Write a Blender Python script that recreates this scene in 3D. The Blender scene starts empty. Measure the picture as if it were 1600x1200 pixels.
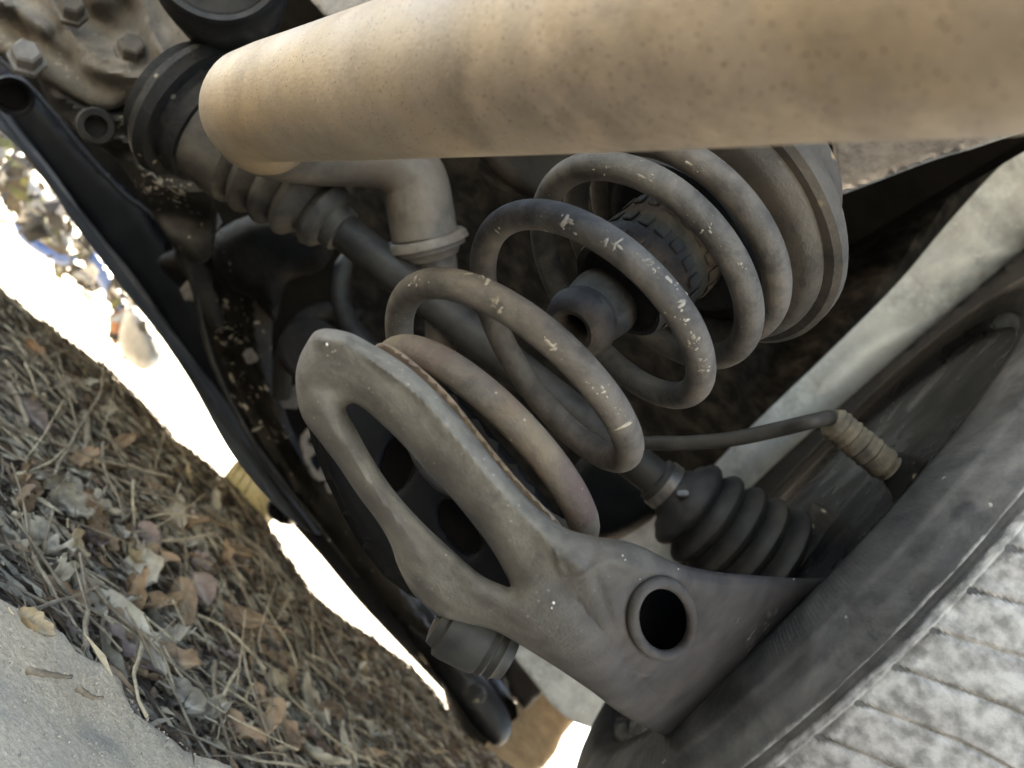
import bpy, bmesh, math, random
import numpy as np
from mathutils import Vector, Matrix
from mathutils.geometry import delaunay_2d_cdt

SC = bpy.context.scene
COL = SC.collection
random.seed(7)
RNG = np.random.default_rng(7)

# ------------------------------------------------------------------ camera
FPX = 1256.0
PITCH = math.radians(19.2)
CAM_H = 0.12
_R0 = Vector((1, 0, 0)); _F = Vector((0, math.cos(PITCH), math.sin(PITCH))); _U0 = Vector((0, -math.sin(PITCH), math.cos(PITCH)))
CR = (0.68 * _R0 + 0.733 * _U0).normalized(); CU = (-0.733 * _R0 + 0.68 * _U0).normalized()
CO = Vector((0, 0, CAM_H))
cam_data = bpy.data.cameras.new('camera'); cam = bpy.data.objects.new('camera', cam_data); COL.objects.link(cam)
cam.matrix_world = Matrix(((CR.x, CU.x, -_F.x, CO.x), (CR.y, CU.y, -_F.y, CO.y), (CR.z, CU.z, -_F.z, CO.z), (0, 0, 0, 1)))
cam_data.sensor_width = 36; cam_data.lens = 36 * FPX / 1600; cam_data.clip_start = 0.01; cam_data.clip_end = 500
cam_data.dof.use_dof = True; cam_data.dof.focus_distance = 0.34; cam_data.dof.aperture_fstop = 11.0
SC.camera = cam
SC.render.resolution_x = 1024; SC.render.resolution_y = 768

# ------------------------------------------------------------------ light
SUN_EL, SUN_AZ = 52.0, -20.0                  # sun stands ahead of the camera, a little left, behind the car
w = bpy.data.worlds.new('World'); SC.world = w; w.use_nodes = True
nt = w.node_tree; nt.nodes.clear()
sky = nt.nodes.new('ShaderNodeTexSky'); sky.sky_type = 'NISHITA'; sky.sun_disc = False
sky.sun_elevation = math.radians(SUN_EL); sky.sun_rotation = math.radians(SUN_AZ)
bg = nt.nodes.new('ShaderNodeBackground'); bg.inputs[1].default_value = 0.15
wo = nt.nodes.new('ShaderNodeOutputWorld'); nt.links.new(sky.outputs[0], bg.inputs[0]); nt.links.new(bg.outputs[0], wo.inputs[0])
sun_d = bpy.data.lights.new('sun', 'SUN'); sun_d.energy = 4.5; sun_d.angle = math.radians(0.5); sun_d.color = (1, 0.95, 0.88)
sun = bpy.data.objects.new('sun', sun_d); COL.objects.link(sun)
_sd = Vector((math.sin(math.radians(SUN_AZ)) * math.cos(math.radians(SUN_EL)), math.cos(math.radians(SUN_AZ)) * math.cos(math.radians(SUN_EL)), math.sin(math.radians(SUN_EL))))
sun.rotation_euler = _sd.to_track_quat('Z', 'Y').to_euler()
SC.view_settings.view_transform = 'Standard'; SC.view_settings.look = 'None'; SC.view_settings.gamma = 1
SC.view_settings.use_curve_mapping = False; SC.view_settings.exposure = 3.2
SC.view_settings.use_white_balance = True; SC.view_settings.white_balance_temperature = 8100; SC.view_settings.white_balance_tint = 10
SC.cycles.max_bounces = 8; SC.cycles.diffuse_bounces = 5; SC.cycles.use_denoising = True

# ------------------------------------------------------------------ helpers
def P(px, py, d):
    """world point seen at photograph pixel px,py at distance d metres along the optical axis"""
    return CO + CR * ((px - 800) / FPX * d) + CU * (-(py - 600) / FPX * d) + _F * d
def V(c):   # camera coordinates (right, down, forward) -> world
    return CO + CR * c[0] - CU * c[1] + _F * c[2]
def D(c):
    return CR * c[0] - CU * c[1] + _F * c[2]

def tag(o, label=None, cat=None, group=None, kind=None):
    if label: o['label'] = label
    if cat: o['category'] = cat
    if group: o['group'] = group
    if kind: o['kind'] = kind
    return o
def link(name, me, mat, parent=None, smooth=True):
    o = bpy.data.objects.new(name, me); COL.objects.link(o)
    if mat and not me.materials: me.materials.append(mat)
    if smooth and me.polygons: me.polygons.foreach_set('use_smooth', [True] * len(me.polygons))
    if parent: o.parent = parent
    return o
def empty(name, loc=(0, 0, 0)):
    o = bpy.data.objects.new(name, None); COL.objects.link(o); o.location = loc; o.empty_display_size = .05; return o
def mesh(name, vs, fs, mat, parent=None, smooth=True, fix=True):
    me = bpy.data.meshes.new(name); me.from_pydata([tuple(v) for v in vs], [], fs); 
    if fix:
        bm = bmesh.new(); bm.from_mesh(me); bmesh.ops.recalc_face_normals(bm, faces=bm.faces); bm.to_mesh(me); bm.free()
    me.update()
    return link(name, me, mat, parent, smooth)
def autosmooth(o, ang=40):
    me = o.data; bm = bmesh.new(); bm.from_mesh(me)
    for e in bm.edges:
        if len(e.link_faces) == 2 and e.calc_face_angle(0) > math.radians(ang): e.smooth = False
    bm.to_mesh(me); bm.free(); return o

def catmull(pts, n=8, closed=False):
    pts = [np.array(p, float) for p in pts]; out = []; N = len(pts)
    rng = range(N) if closed else range(N - 1)
    for i in rng:
        p0 = pts[(i - 1) % N] if closed or i > 0 else 2 * pts[0] - pts[1]
        p1 = pts[i]; p2 = pts[(i + 1) % N]
        p3 = pts[(i + 2) % N] if closed or i + 2 < N else 2 * pts[-1] - pts[-2]
        for k in range(n):
            t = k / n
            out.append(.5 * ((2 * p1) + (-p0 + p2) * t + (2 * p0 - 5 * p1 + 4 * p2 - p3) * t * t + (-p0 + 3 * p1 - 3 * p2 + p3) * t ** 3))
    if not closed: out.append(pts[-1])
    return out

def tube_data(path, rad, seg=20, caps=True, jit=0.0):
    path = [Vector(p) for p in path]; n = len(path)
    if not hasattr(rad, '__len__'): rad = [rad] * n
    vs, fs = [], []; prev = None
    for i in range(n):
        t = (path[min(i + 1, n - 1)] - path[max(i - 1, 0)]).normalized()
        if prev is None:
            a = t.orthogonal().normalized()
        else:
            a = (prev - t * prev.dot(t)).normalized()
        prev = a; b = t.cross(a)
        for k in range(seg):
            th = 2 * math.pi * k / seg
            vs.append(path[i] + (a * math.cos(th) + b * math.sin(th)) * rad[i] * (1 + jit * (random.random() - .5)))
    for i in range(n - 1):
        for k in range(seg):
            k2 = (k + 1) % seg
            fs.append((i * seg + k, i * seg + k2, (i + 1) * seg + k2, (i + 1) * seg + k))
    if caps:
        fs.append(tuple(range(seg))[::-1]); fs.append(tuple((n - 1) * seg + k for k in range(seg)))
    return vs, fs
def tube(name, path, rad, mat, parent=None, seg=20, caps=True, jit=0.0):
    vs, fs = tube_data(path, rad, seg, caps, jit)
    return autosmooth(mesh(name, vs, fs, mat, parent), 55)
def pix_tube(name, pts, mat, parent=None, n=8, seg=20, caps=True):
    """pts: (px, py, depth, radius in metres)"""
    c = catmull(pts, n)
    return tube(name, [P(q[0], q[1], q[2]) for q in c], [q[3] for q in c], mat, parent, seg, caps)
def lathe(name, A, axis, prof, mat, parent=None, seg=48, wob=0.0, ang=35):
    """prof: (distance along the axis, radius)"""
    A = Vector(A); t = Vector(axis).normalized(); a = t.orthogonal().normalized(); b = t.cross(a)
    vs, fs = [], []; n = len(prof)
    for s, r in prof:
        for k in range(seg):
            th = 2 * math.pi * k / seg; rr = r * (1 + wob * math.sin(3 * th + s * 90) + wob * .6 * math.sin(7 * th - s * 200))
            vs.append(A + t * s + (a * math.cos(th) + b * math.sin(th)) * rr)
    for i in range(n - 1):
        for k in range(seg):
            k2 = (k + 1) % seg; fs.append((i * seg + k, i * seg + k2, (i + 1) * seg + k2, (i + 1) * seg + k))
    if prof[0][1] > 1e-5: fs.append(tuple(range(seg))[::-1])
    if prof[-1][1] > 1e-5: fs.append(tuple((n - 1) * seg + k for k in range(seg)))
    return autosmooth(mesh(name, vs, fs, mat, parent), ang)
def box(name, c, size, mat, parent=None, rot=None, bev=.003):
    bm = bmesh.new(); bmesh.ops.create_cube(bm, size=1)
    for v in bm.verts: v.co = Vector((v.co.x * size[0], v.co.y * size[1], v.co.z * size[2]))
    if bev: bmesh.ops.bevel(bm, geom=bm.edges[:], offset=bev, segments=2, affect='EDGES')
    M = Matrix.Translation(Vector(c)) @ (rot.to_4x4() if rot is not None else Matrix())
    bmesh.ops.transform(bm, matrix=M, verts=bm.verts)
    me = bpy.data.meshes.new(name); bm.to_mesh(me); bm.free(); return autosmooth(link(name, me, mat, parent))

def inside(poly, X, Y):
    c = np.zeros(X.shape, bool); n = len(poly); j = n - 1
    for i in range(n):
        xi, yi = poly[i]; xj, yj = poly[j]
        if yi != yj:
            c ^= ((yi > Y) != (yj > Y)) & (X < (xj - xi) * (Y - yi) / (yj - yi) + xi)
        j = i
    return c
def segdist(X, Y, poly, closed=True):
    d = np.full(X.shape, 1e9); n = len(poly)
    for i in range(n if closed else n - 1):
        x1, y1 = poly[i]; x2, y2 = poly[(i + 1) % n]
        dx, dy = x2 - x1, y2 - y1; L = dx * dx + dy * dy + 1e-9
        t = np.clip(((X - x1) * dx + (Y - y1) * dy) / L, 0, 1)
        d = np.minimum(d, np.hypot(X - x1 - t * dx, Y - y1 - t * dy))
    return d
def depth_field(ctrl):
    """smooth interpolation of (px,py,depth) control points"""
    C = np.array(ctrl, float)
    if len(C) == 1: return lambda x, y: np.full(np.shape(x), C[0, 2])
    if len(C) < 6:
        A = np.c_[C[:, 0], C[:, 1], np.ones(len(C))]; s, *_ = np.linalg.lstsq(A, C[:, 2], rcond=None)
        return lambda x, y: s[0] * x + s[1] * y + s[2]
    U = lambda r: np.where(r > 0, r * r * np.log(r + 1e-9), 0)
    n = len(C); K = U(np.hypot(C[:, None, 0] - C[None, :, 0], C[:, None, 1] - C[None, :, 1]) / 300) + np.eye(n) * .02
    Pm = np.c_[np.ones(n), C[:, :2] / 300]; A = np.zeros((n + 3, n + 3)); A[:n, :n] = K; A[:n, n:] = Pm; A[n:, :n] = Pm.T
    s = np.linalg.solve(A, np.r_[C[:, 2], 0, 0, 0])
    def f(x, y):
        x = np.asarray(x, float); y = np.asarray(y, float)
        r = s[n] + s[n + 1] * x / 300 + s[n + 2] * y / 300
        for i in range(n): r = r + s[i] * U(np.hypot(x - C[i, 0], y - C[i, 1]) / 300)
        return r
    return f
def relief(name, outline, ctrl, mat, parent=None, holes=(), edge=12, dome=.006, thick=.012, feats=(), step=7, n=4, smooth_out=True, back=True, rough=0.0, extra=None):
    """A stamped or cast piece: outline in photo pixels laid at its own distance, domed face, real thickness.
    feats: (polyline, half width px, height m) raised (+) or sunk (-) forms"""
    O = catmull(outline, n, True) if smooth_out else catmull_lin(outline)
    H = [catmull(h, n, True) for h in holes]
    loops = [O] + H
    pts, edges = [], []
    for L in loops:
        b = len(pts); pts += [tuple(p[:2]) for p in L]; edges += [(b + i, b + (i + 1) % len(L)) for i in range(len(L))]
    nb = len(pts)
    A = np.array(O); x0, y0 = A.min(0)[:2]; x1, y1 = A.max(0)[:2]
    gx, gy = np.meshgrid(np.arange(x0, x1, step), np.arange(y0, y1, step * .87)); gx = gx + (np.arange(gx.shape[0]) % 2)[:, None] * step / 2
    gx = gx.ravel(); gy = gy.ravel()
    d = np.full(gx.shape, 1e9)
    for L in loops: d = np.minimum(d, segdist(gx, gy, [q[:2] for q in L]))
    m = inside([q[:2] for q in O], gx, gy) & (d > step * .5)
    for L in H: m &= ~inside([q[:2] for q in L], gx, gy)
    pts += list(zip(gx[m], gy[m]))
    # extra ring close to the edges
    for L in loops:
        M = np.array([q[:2] for q in L]); t = np.roll(M, -1, 0) - np.roll(M, 1, 0); nn = np.c_[-t[:, 1], t[:, 0]]; nn /= np.linalg.norm(nn, axis=1)[:, None] + 1e-9
        for sgn in (1, -1):
            q = M + nn * sgn * 2.0
            ok = inside([k[:2] for k in O], q[:, 0], q[:, 1])
            for h in H: ok &= ~inside([k[:2] for k in h], q[:, 0], q[:, 1])
            pts += [tuple(k) for k in q[ok]]
    r = delaunay_2d_cdt([Vector(p) for p in pts], edges, [], 0, 1e-4)
    V2 = np.array([(v.x, v.y) for v in r[0]]); T = [f for f in r[2] if len(f) == 3]
    T = np.array(T); c = V2[T].mean(1)
    keep = inside([q[:2] for q in O], c[:, 0], c[:, 1])
    for L in H: keep &= ~inside([q[:2] for q in L], c[:, 0], c[:, 1])
    T = T[keep]; used = np.unique(T); remap = -np.ones(len(V2), int); remap[used] = np.arange(len(used)); V2 = V2[used]; T = remap[T]
    X, Y = V2[:, 0], V2[:, 1]; d = np.full(X.shape, 1e9)
    for L in loops: d = np.minimum(d, segdist(X, Y, [q[:2] for q in L]))
    fz = depth_field(ctrl); base = fz(X, Y)
    q = np.clip(d / edge, 0, 1); h = dome * np.sqrt(1 - (1 - q) ** 2)
    for pl, hw, ht in feats:
        if len(pl) == 1: dd = np.hypot(X - pl[0][0], Y - pl[0][1])
        else: dd = segdist(X, Y, [k[:2] for k in catmull(pl, 5)], False)
        h = h + ht * np.exp(-(dd / hw) ** 2 * 1.2)
    if rough:
        for k in range(5):
            fx = RNG.uniform(-.09, .09); fy = RNG.uniform(-.09, .09); h = h + rough * .4 * np.sin(X * fx + Y * fy + k * 2.1)
    if extra is not None: h = h + extra(X, Y)
    front = [P(x, y, z) for x, y, z in zip(X, Y, base - h)]
    n0 = len(front); vs = front[:]; fs = [tuple(int(k) for k in t) for t in T]
    if back:
        kx = 1.0
        vs += [P(x, y, z) for x, y, z in zip(X, Y, base + thick)]
        fs += [tuple(int(k) + n0 for k in t[::-1]) for t in T]
        cnt = {}
        for t in T:
            for a, b in ((t[0], t[1]), (t[1], t[2]), (t[2], t[0])): cnt[(int(a), int(b))] = 1
        for (a, b) in cnt:
            if (b, a) not in cnt: fs.append((b, a, a + n0, b + n0))
    return autosmooth(mesh(name, vs, fs, mat, parent), 50)
def catmull_lin(pts, step=14):
    out = []; n = len(pts)
    for i in range(n):
        a = np.array(pts[i], float); b = np.array(pts[(i + 1) % n], float); k = max(1, int(np.linalg.norm(b - a) / step))
        for j in range(k): out.append(a + (b - a) * j / k)
    return out

# ------------------------------------------------------------------ materials
def mat(name, base, dust=None, amount=.5, scale=14, rough=.6, metal=0., bump=.3, fine=120, specks=None, speck_amt=.0, speck_scale=90, spec=.4, streak=None, bdist=.002, scratch=0, third=None):
    m = bpy.data.materials.new(name); m.use_nodes = True; t = m.node_tree; N = t.nodes; L = t.links
    bs = N['Principled BSDF']; tc = N.new('ShaderNodeTexCoord'); src = tc.outputs['Object']
    if streak:
        mp = N.new('ShaderNodeMapping'); mp.inputs['Scale'].default_value = streak; L.new(src, mp.inputs[0]); src = mp.outputs[0]
    def noise(sc, det=6, r=.6, dist=0):
        n = N.new('ShaderNodeTexNoise'); n.inputs['Scale'].default_value = sc; n.inputs['Detail'].default_value = det; n.inputs['Roughness'].default_value = r; n.inputs['Distortion'].default_value = dist
        L.new(src, n.inputs['Vector']); return n.outputs[0]
    def ramp(a, lo, hi, c0=(0, 0, 0, 1), c1=(1, 1, 1, 1)):
        r = N.new('ShaderNodeValToRGB'); r.color_ramp.elements[0].position = lo; r.color_ramp.elements[1].position = hi
        r.color_ramp.elements[0].color = c0; r.color_ramp.elements[1].color = c1; L.new(a, r.inputs[0]); return r.outputs[0]
    def mix(fac, a, b):
        x = N.new('ShaderNodeMix'); x.data_type = 'RGBA'; 
        if hasattr(fac, 'links'): L.new(fac, x.inputs[0])
        else: x.inputs[0].default_value = fac
        for v, s in ((a, x.inputs[6]), (b, x.inputs[7])):
            if hasattr(v, 'links'): L.new(v, s)
            else: s.default_value = (*v, 1)
        return x.outputs[2]
    c = mix(ramp(noise(scale * 3, 8, .75), .34, .66), tuple(k * .55 for k in base), tuple(k * 1.35 for k in base))
    if dust: c = mix(ramp(noise(scale, 9, .68, .4), .62 - amount * .35, .78 - amount * .2), c, dust)
    if third: c = mix(ramp(noise(scale * .55, 6, .6, .8), .5, .68), c, third)
    if specks:
        vo = N.new('ShaderNodeTexVoronoi'); vo.inputs['Scale'].default_value = speck_scale; L.new(src, vo.inputs['Vector'])
        vo.inputs['Randomness'].default_value = 1
        r1 = ramp(vo.outputs['Distance'], .10, .22, (1, 1, 1, 1), (0, 0, 0, 1))
        sel = ramp(noise(speck_scale * .35, 3, .5), .68 - speck_amt * .3, .73 - speck_amt * .3)
        mu = N.new('ShaderNodeMath'); mu.operation = 'MULTIPLY'; L.new(r1, mu.inputs[0]); L.new(sel, mu.inputs[1])
        c = mix(mu.outputs[0], c, specks)
    if scratch:
        mp = N.new('ShaderNodeMapping'); mp.inputs['Scale'].default_value = (1, 1, 6); L.new(tc.outputs['Object'], mp.inputs[0])
        n2 = N.new('ShaderNodeTexNoise'); n2.inputs['Scale'].default_value = 55; n2.inputs['Detail'].default_value = 4; n2.inputs['Distortion'].default_value = 1.5; L.new(mp.outputs[0], n2.inputs['Vector'])
        c = mix(ramp(n2.outputs[0], .655, .69), c, (.50 * scratch, .46 * scratch, .38 * scratch))
    L.new(c, bs.inputs['Base Color']); 
    rr = ramp(noise(scale * 2, 5), .3, .7, (max(rough - .12, .05),) * 3 + (1,), (min(rough + .12, 1),) * 3 + (1,)); L.new(rr, bs.inputs['Roughness'])
    bs.inputs['Metallic'].default_value = metal; bs.inputs['Specular IOR Level'].default_value = spec
    if bump:
        b = N.new('ShaderNodeBump'); b.inputs['Strength'].default_value = bump; b.inputs['Distance'].default_value = bdist
        ad = N.new('ShaderNodeMath'); ad.operation = 'ADD'; L.new(noise(fine * 2, 8, .75), ad.inputs[0]); L.new(noise(scale * 3, 4), ad.inputs[1])
        L.new(ad.outputs[0], b.inputs['Height']); L.new(b.outputs[0], bs.inputs['Normal'])
    return m

M_PIPE = mat('exhaust_steel', (.275, .215, .155), (.36, .26, .145), .5, 9, .55, 0, .5, 300, specks=(.10, .06, .04), speck_amt=.9, speck_scale=460, bdist=.0008, third=(.25, .205, .155))
M_PIPE2 = mat('exhaust_steel_far', (.085, .074, .06), (.12, .10, .078), .5, 30, .6, 0, .4, 160, specks=(.05, .03, .02), speck_amt=.4, bdist=.0008, third=(.095, .072, .055))
M_SPRING = mat('spring_coat', (.045, .041, .037), (.105, .093, .08), .55, 38, .68, 0, .5, 300, bdist=.0008, spec=0.3)
M_RUSTCOIL = mat('rusty_coil', (.068, .06, .052), (.12, .092, .062), .6, 42, .75, 0, .7, 260, specks=(.3, .27, .23), speck_amt=.35, speck_scale=300, bdist=.001, third=(.065, .04, .036))
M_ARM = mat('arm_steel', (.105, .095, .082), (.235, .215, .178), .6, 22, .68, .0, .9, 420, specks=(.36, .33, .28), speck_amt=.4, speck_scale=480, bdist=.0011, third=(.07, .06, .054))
def two_zone(m):  # darker paint toward the wheel, with the wheel's shade mixed into the colour
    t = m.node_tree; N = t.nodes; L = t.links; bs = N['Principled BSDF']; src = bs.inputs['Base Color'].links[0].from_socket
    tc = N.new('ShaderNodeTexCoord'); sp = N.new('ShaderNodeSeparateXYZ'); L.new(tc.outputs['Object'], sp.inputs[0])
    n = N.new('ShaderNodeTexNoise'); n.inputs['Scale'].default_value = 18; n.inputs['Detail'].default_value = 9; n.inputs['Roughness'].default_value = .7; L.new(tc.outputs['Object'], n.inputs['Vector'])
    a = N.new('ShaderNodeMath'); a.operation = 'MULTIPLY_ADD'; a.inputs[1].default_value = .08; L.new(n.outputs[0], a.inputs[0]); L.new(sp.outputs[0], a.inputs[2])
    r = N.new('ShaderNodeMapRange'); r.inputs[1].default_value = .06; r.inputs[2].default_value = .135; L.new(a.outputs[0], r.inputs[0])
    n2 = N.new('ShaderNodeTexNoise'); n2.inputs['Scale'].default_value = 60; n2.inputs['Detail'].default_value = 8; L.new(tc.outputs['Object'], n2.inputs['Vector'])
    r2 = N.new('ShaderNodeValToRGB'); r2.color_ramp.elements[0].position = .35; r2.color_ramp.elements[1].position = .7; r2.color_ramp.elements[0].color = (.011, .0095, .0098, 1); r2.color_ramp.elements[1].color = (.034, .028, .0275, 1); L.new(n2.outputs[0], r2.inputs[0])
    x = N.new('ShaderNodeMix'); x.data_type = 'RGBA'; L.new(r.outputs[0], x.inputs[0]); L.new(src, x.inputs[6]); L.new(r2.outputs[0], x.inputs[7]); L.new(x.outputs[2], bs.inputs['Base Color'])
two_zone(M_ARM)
M_MUD = mat('dried_mud', (.17, .15, .12), (.36, .33, .275), .5, 90, .95, 0, .4, 300)
M_RUBBER = mat('boot_rubber', (.011, .011, .0115), (.028, .026, .022), .42, 24, .6, 0, .3, 200, bdist=.0008, spec=0.25)
M_BUMP = mat('bump_rubber', (.016, .0145, .014), (.05, .043, .037), .45, 40, .6, 0, .5, 220, specks=(.18, .16, .13), speck_amt=.3, bdist=.001, spec=0.22)
M_SHAFT = mat('shaft_paint', (.020, .0185, .0165), (.045, .040, .034), .5, 18, .6, .1, .3, 200, bdist=.0008, spec=0.25)
M_CASE = mat('cast_aluminium', (.13, .115, .096), (.22, .19, .145), .55, 12, .7, .1, .9, 150, specks=(.04, .035, .03), speck_amt=.5, speck_scale=140, bdist=.003, third=(.06, .053, .045))
M_DARK = mat('dirty_black_steel', (.012, .0115, .011), (.04, .035, .029), .42, 14, .6, .1, .7, 120, specks=(.26, .22, .17), speck_amt=.45, speck_scale=90, bdist=.003, spec=0.2)
M_BROWN = mat('dusty_subframe', (.009, .0082, .0072), (.030, .026, .021), .5, 14, .65, .1, .7, 110, specks=(.2, .17, .13), speck_amt=.4, speck_scale=80, bdist=.003, spec=0.15)
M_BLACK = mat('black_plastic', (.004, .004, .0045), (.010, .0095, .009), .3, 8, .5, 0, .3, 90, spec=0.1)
M_FELT = mat('black_felt', (.008, .0077, .0073), (.034, .030, .0255), .5, 26, .95, 0, 1.0, 260, bdist=.004, streak=(1, 1, 2.5), spec=0.04)
M_LINER = mat('pale_liner', (.33, .375, .40), (.25, .27, .28), .5, 12, .8, 0, .9, 130, bdist=.006, third=(.38, .42, .44), specks=(.50, .52, .52), speck_amt=.3, speck_scale=130)
M_GREYBR = mat('grey_bracket', (.11, .105, .10), (.18, .165, .15), .5, 26, .75, 0, .7, 200, bdist=.0015)
M_BODY = mat('body_underside', (.003, .003, .003), (.007, .0066, .006), .4, 6, .8, 0, .3, 60, spec=0.06)
M_RIM = mat('rim_enamel', (.006, .0065, .0075), (.014, .014, .015), .15, 9, .3, 0, .05, 60, spec=0.25)
M_SEAT = mat('spring_seat_steel', (.027, .024, .021), (.058, .05, .041), .5, 30, .7, .1, .6, 200, specks=(.22, .15, .09), speck_amt=.3, bdist=.0012)
M_CLAMP = mat('clamp_steel', (.09, .085, .08), (.16, .14, .12), .4, 40, .45, .6, .2, 200)
M_HOSEEND = mat('dusty_hose_sleeve', (.045, .039, .032), (.12, .10, .07), .6, 40, .8, 0, .8, 190, bdist=.0015)
M_TRIM = mat('dusty_sill_trim', (.045, .04, .034), (.15, .13, .105), .5, 8, .5, 0, .3, 60)
M_YELLOW = mat('cream_plastic', (.55, .46, .24), (.62, .55, .34), .4, 20, .4, 0, .1, 60)
M_TANBOX = mat('tan_board', (.34, .27, .18), (.42, .34, .24), .4, 5, .8, 0, .2, 40)
M_WHITE = mat('white_plastic', (.72, .72, .70), (.6, .6, .58), .4, 6, .5, 0, .2, 20)
M_PALE = mat('pale_plastic', (.22, .22, .20), (.16, .15, .13), .4, 6, .5, 0, .2, 20)
M_BLUE = mat('blue_sheet', (.05, .10, .24), (.09, .14, .26), .4, 6, .4, 0, .2, 20)
M_ORANGE = mat('terracotta', (.20, .09, .04), (.25, .14, .08), .4, 10, .7, 0, .2, 40)
M_WOOD = mat('dry_twig', (.15, .11, .075), (.27, .215, .155), .5, 60, .85, 0, .5, 300, bdist=.0008, streak=(1, 1, 1))
M_STRAW = mat('straw', (.30, .235, .155), (.42, .34, .24), .4, 60, .75, 0, .3, 300)

# tyre rubber: black, with pale dried dust lying on the tread blocks (a mark of its own, by the axial position)
def tyre_mat():
    m = mat('tyre_rubber', (.030, .030, .031), (.090, .088, .085), .55, 18, .6, 0, .5, 220, bdist=.001, specks=(.3, .29, .27), speck_amt=.12, speck_scale=160, spec=.22)
    t = m.node_tree; N = t.nodes; L = t.links; bs = N['Principled BSDF']
    src = bs.inputs['Base Color'].links[0].from_socket
    at = N.new('ShaderNodeAttribute'); at.attribute_name = 'dusty'  # positive values are dust, negative ones the painted shade
    tc = N.new('ShaderNodeTexCoord'); n = N.new('ShaderNodeTexNoise'); n.inputs['Scale'].default_value = 26; n.inputs['Detail'].default_value = 8; n.inputs['Roughness'].default_value = .65; L.new(tc.outputs['Object'], n.inputs['Vector'])
    ad = N.new('ShaderNodeMath'); ad.operation = 'MULTIPLY_ADD'; L.new(n.outputs[0], ad.inputs[0]); ad.inputs[1].default_value = .9; L.new(at.outputs['Fac'], ad.inputs[2])
    r = N.new('ShaderNodeValToRGB'); r.color_ramp.elements[0].position = .80; r.color_ramp.elements[1].position = 1.22; L.new(ad.outputs[0], r.inputs[0])
    n2 = N.new('ShaderNodeTexNoise'); n2.inputs['Scale'].default_value = 150; n2.inputs['Detail'].default_value = 6; L.new(tc.outputs['Object'], n2.inputs['Vector'])
    r2 = N.new('ShaderNodeValToRGB'); r2.color_ramp.elements[0].position = .35; r2.color_ramp.elements[1].position = .65
    r2.color_ramp.elements[0].color = (.13, .128, .125, 1); r2.color_ramp.elements[1].color = (.31, .306, .30, 1); L.new(n2.outputs[0], r2.inputs[0])
    cl = N.new('ShaderNodeMapRange'); cl.inputs[1].default_value = 0; cl.inputs[2].default_value = -.5; L.new(at.outputs['Fac'], cl.inputs[0])  # negative values blacken the inner sidewall: shade painted into the rubber
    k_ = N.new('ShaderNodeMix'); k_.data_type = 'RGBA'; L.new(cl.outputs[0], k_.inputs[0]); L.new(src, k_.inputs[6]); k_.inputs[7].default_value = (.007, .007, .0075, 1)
    x = N.new('ShaderNodeMix'); x.data_type = 'RGBA'; L.new(r.outputs[0], x.inputs[0]); L.new(k_.outputs[2], x.inputs[6]); L.new(r2.outputs[0], x.inputs[7]); L.new(x.outputs[2], bs.inputs['Base Color'])
    return m
M_TYRE = tyre_mat()
M_BOOT = mat('dusty_boot_rubber', (.028, .0255, .0225), (.085, .074, .06), .6, 22, .6, 0, .3, 200, bdist=.0008, spec=0.25)

def leaf_mat(name, c1, c2, vein):
    m = bpy.data.materials.new(name); m.use_nodes = True; t = m.node_tree; N = t.nodes; L = t.links; bs = N['Principled BSDF']
    tc = N.new('ShaderNodeTexCoord'); oi = N.new('ShaderNodeObjectInfo')
    n = N.new('ShaderNodeTexNoise'); n.inputs['Scale'].default_value = 90; n.inputs['Detail'].default_value = 8; n.inputs['Roughness'].default_value = .7; L.new(tc.outputs['Object'], n.inputs['Vector'])
    r = N.new('ShaderNodeValToRGB'); r.color_ramp.elements[0].color = (*c1, 1); r.color_ramp.elements[1].color = (*c2, 1); r.color_ramp.elements[0].position = .35; r.color_ramp.elements[1].position = .68; L.new(n.outputs[0], r.inputs[0])
    hs = N.new('ShaderNodeHueSaturation'); L.new(r.outputs[0], hs.inputs['Color'])
    mr = N.new('ShaderNodeMapRange'); mr.inputs[3].default_value = .6; mr.inputs[4].default_value = 1.45; L.new(oi.outputs['Random'], mr.inputs[0]); L.new(mr.outputs[0], hs.inputs['Value'])
    at = N.new('ShaderNodeAttribute'); at.attribute_name = 'vein'
    x = N.new('ShaderNodeMix'); x.data_type = 'RGBA'; L.new(at.outputs['Fac'], x.inputs[0]); L.new(hs.outputs[0], x.inputs[6]); x.inputs[7].default_value = (*vein, 1)
    L.new(x.outputs[2], bs.inputs['Base Color']); bs.inputs['Roughness'].default_value = .75; bs.inputs['Specular IOR Level'].default_value = .25
    b = N.new('ShaderNodeBump'); b.inputs['Strength'].default_value = .5; b.inputs['Distance'].default_value = .001; L.new(n.outputs[0], b.inputs['Height']); L.new(b.outputs[0], bs.inputs['Normal'])
    return m
LM = {
    'grey': leaf_mat('leaf_grey', (.15, .12, .09), (.31, .26, .20), (.36, .31, .25)),
    'brown': leaf_mat('leaf_brown', (.11, .065, .04), (.22, .14, .085), (.27, .19, .12)),
    'mauve': leaf_mat('leaf_mauve', (.10, .065, .055), (.19, .135, .115), (.26, .20, .17)),
    'tan': leaf_mat('leaf_tan', (.22, .15, .085), (.35, .26, .16), (.42, .33, .22)),
    'orange': leaf_mat('leaf_orange', (.34, .13, .05), (.48, .22, .10), (.5, .3, .16)),
    'green': leaf_mat('leaf_green', (.06, .16, .05), (.12, .27, .08), (.2, .35, .12)),
}

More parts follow.
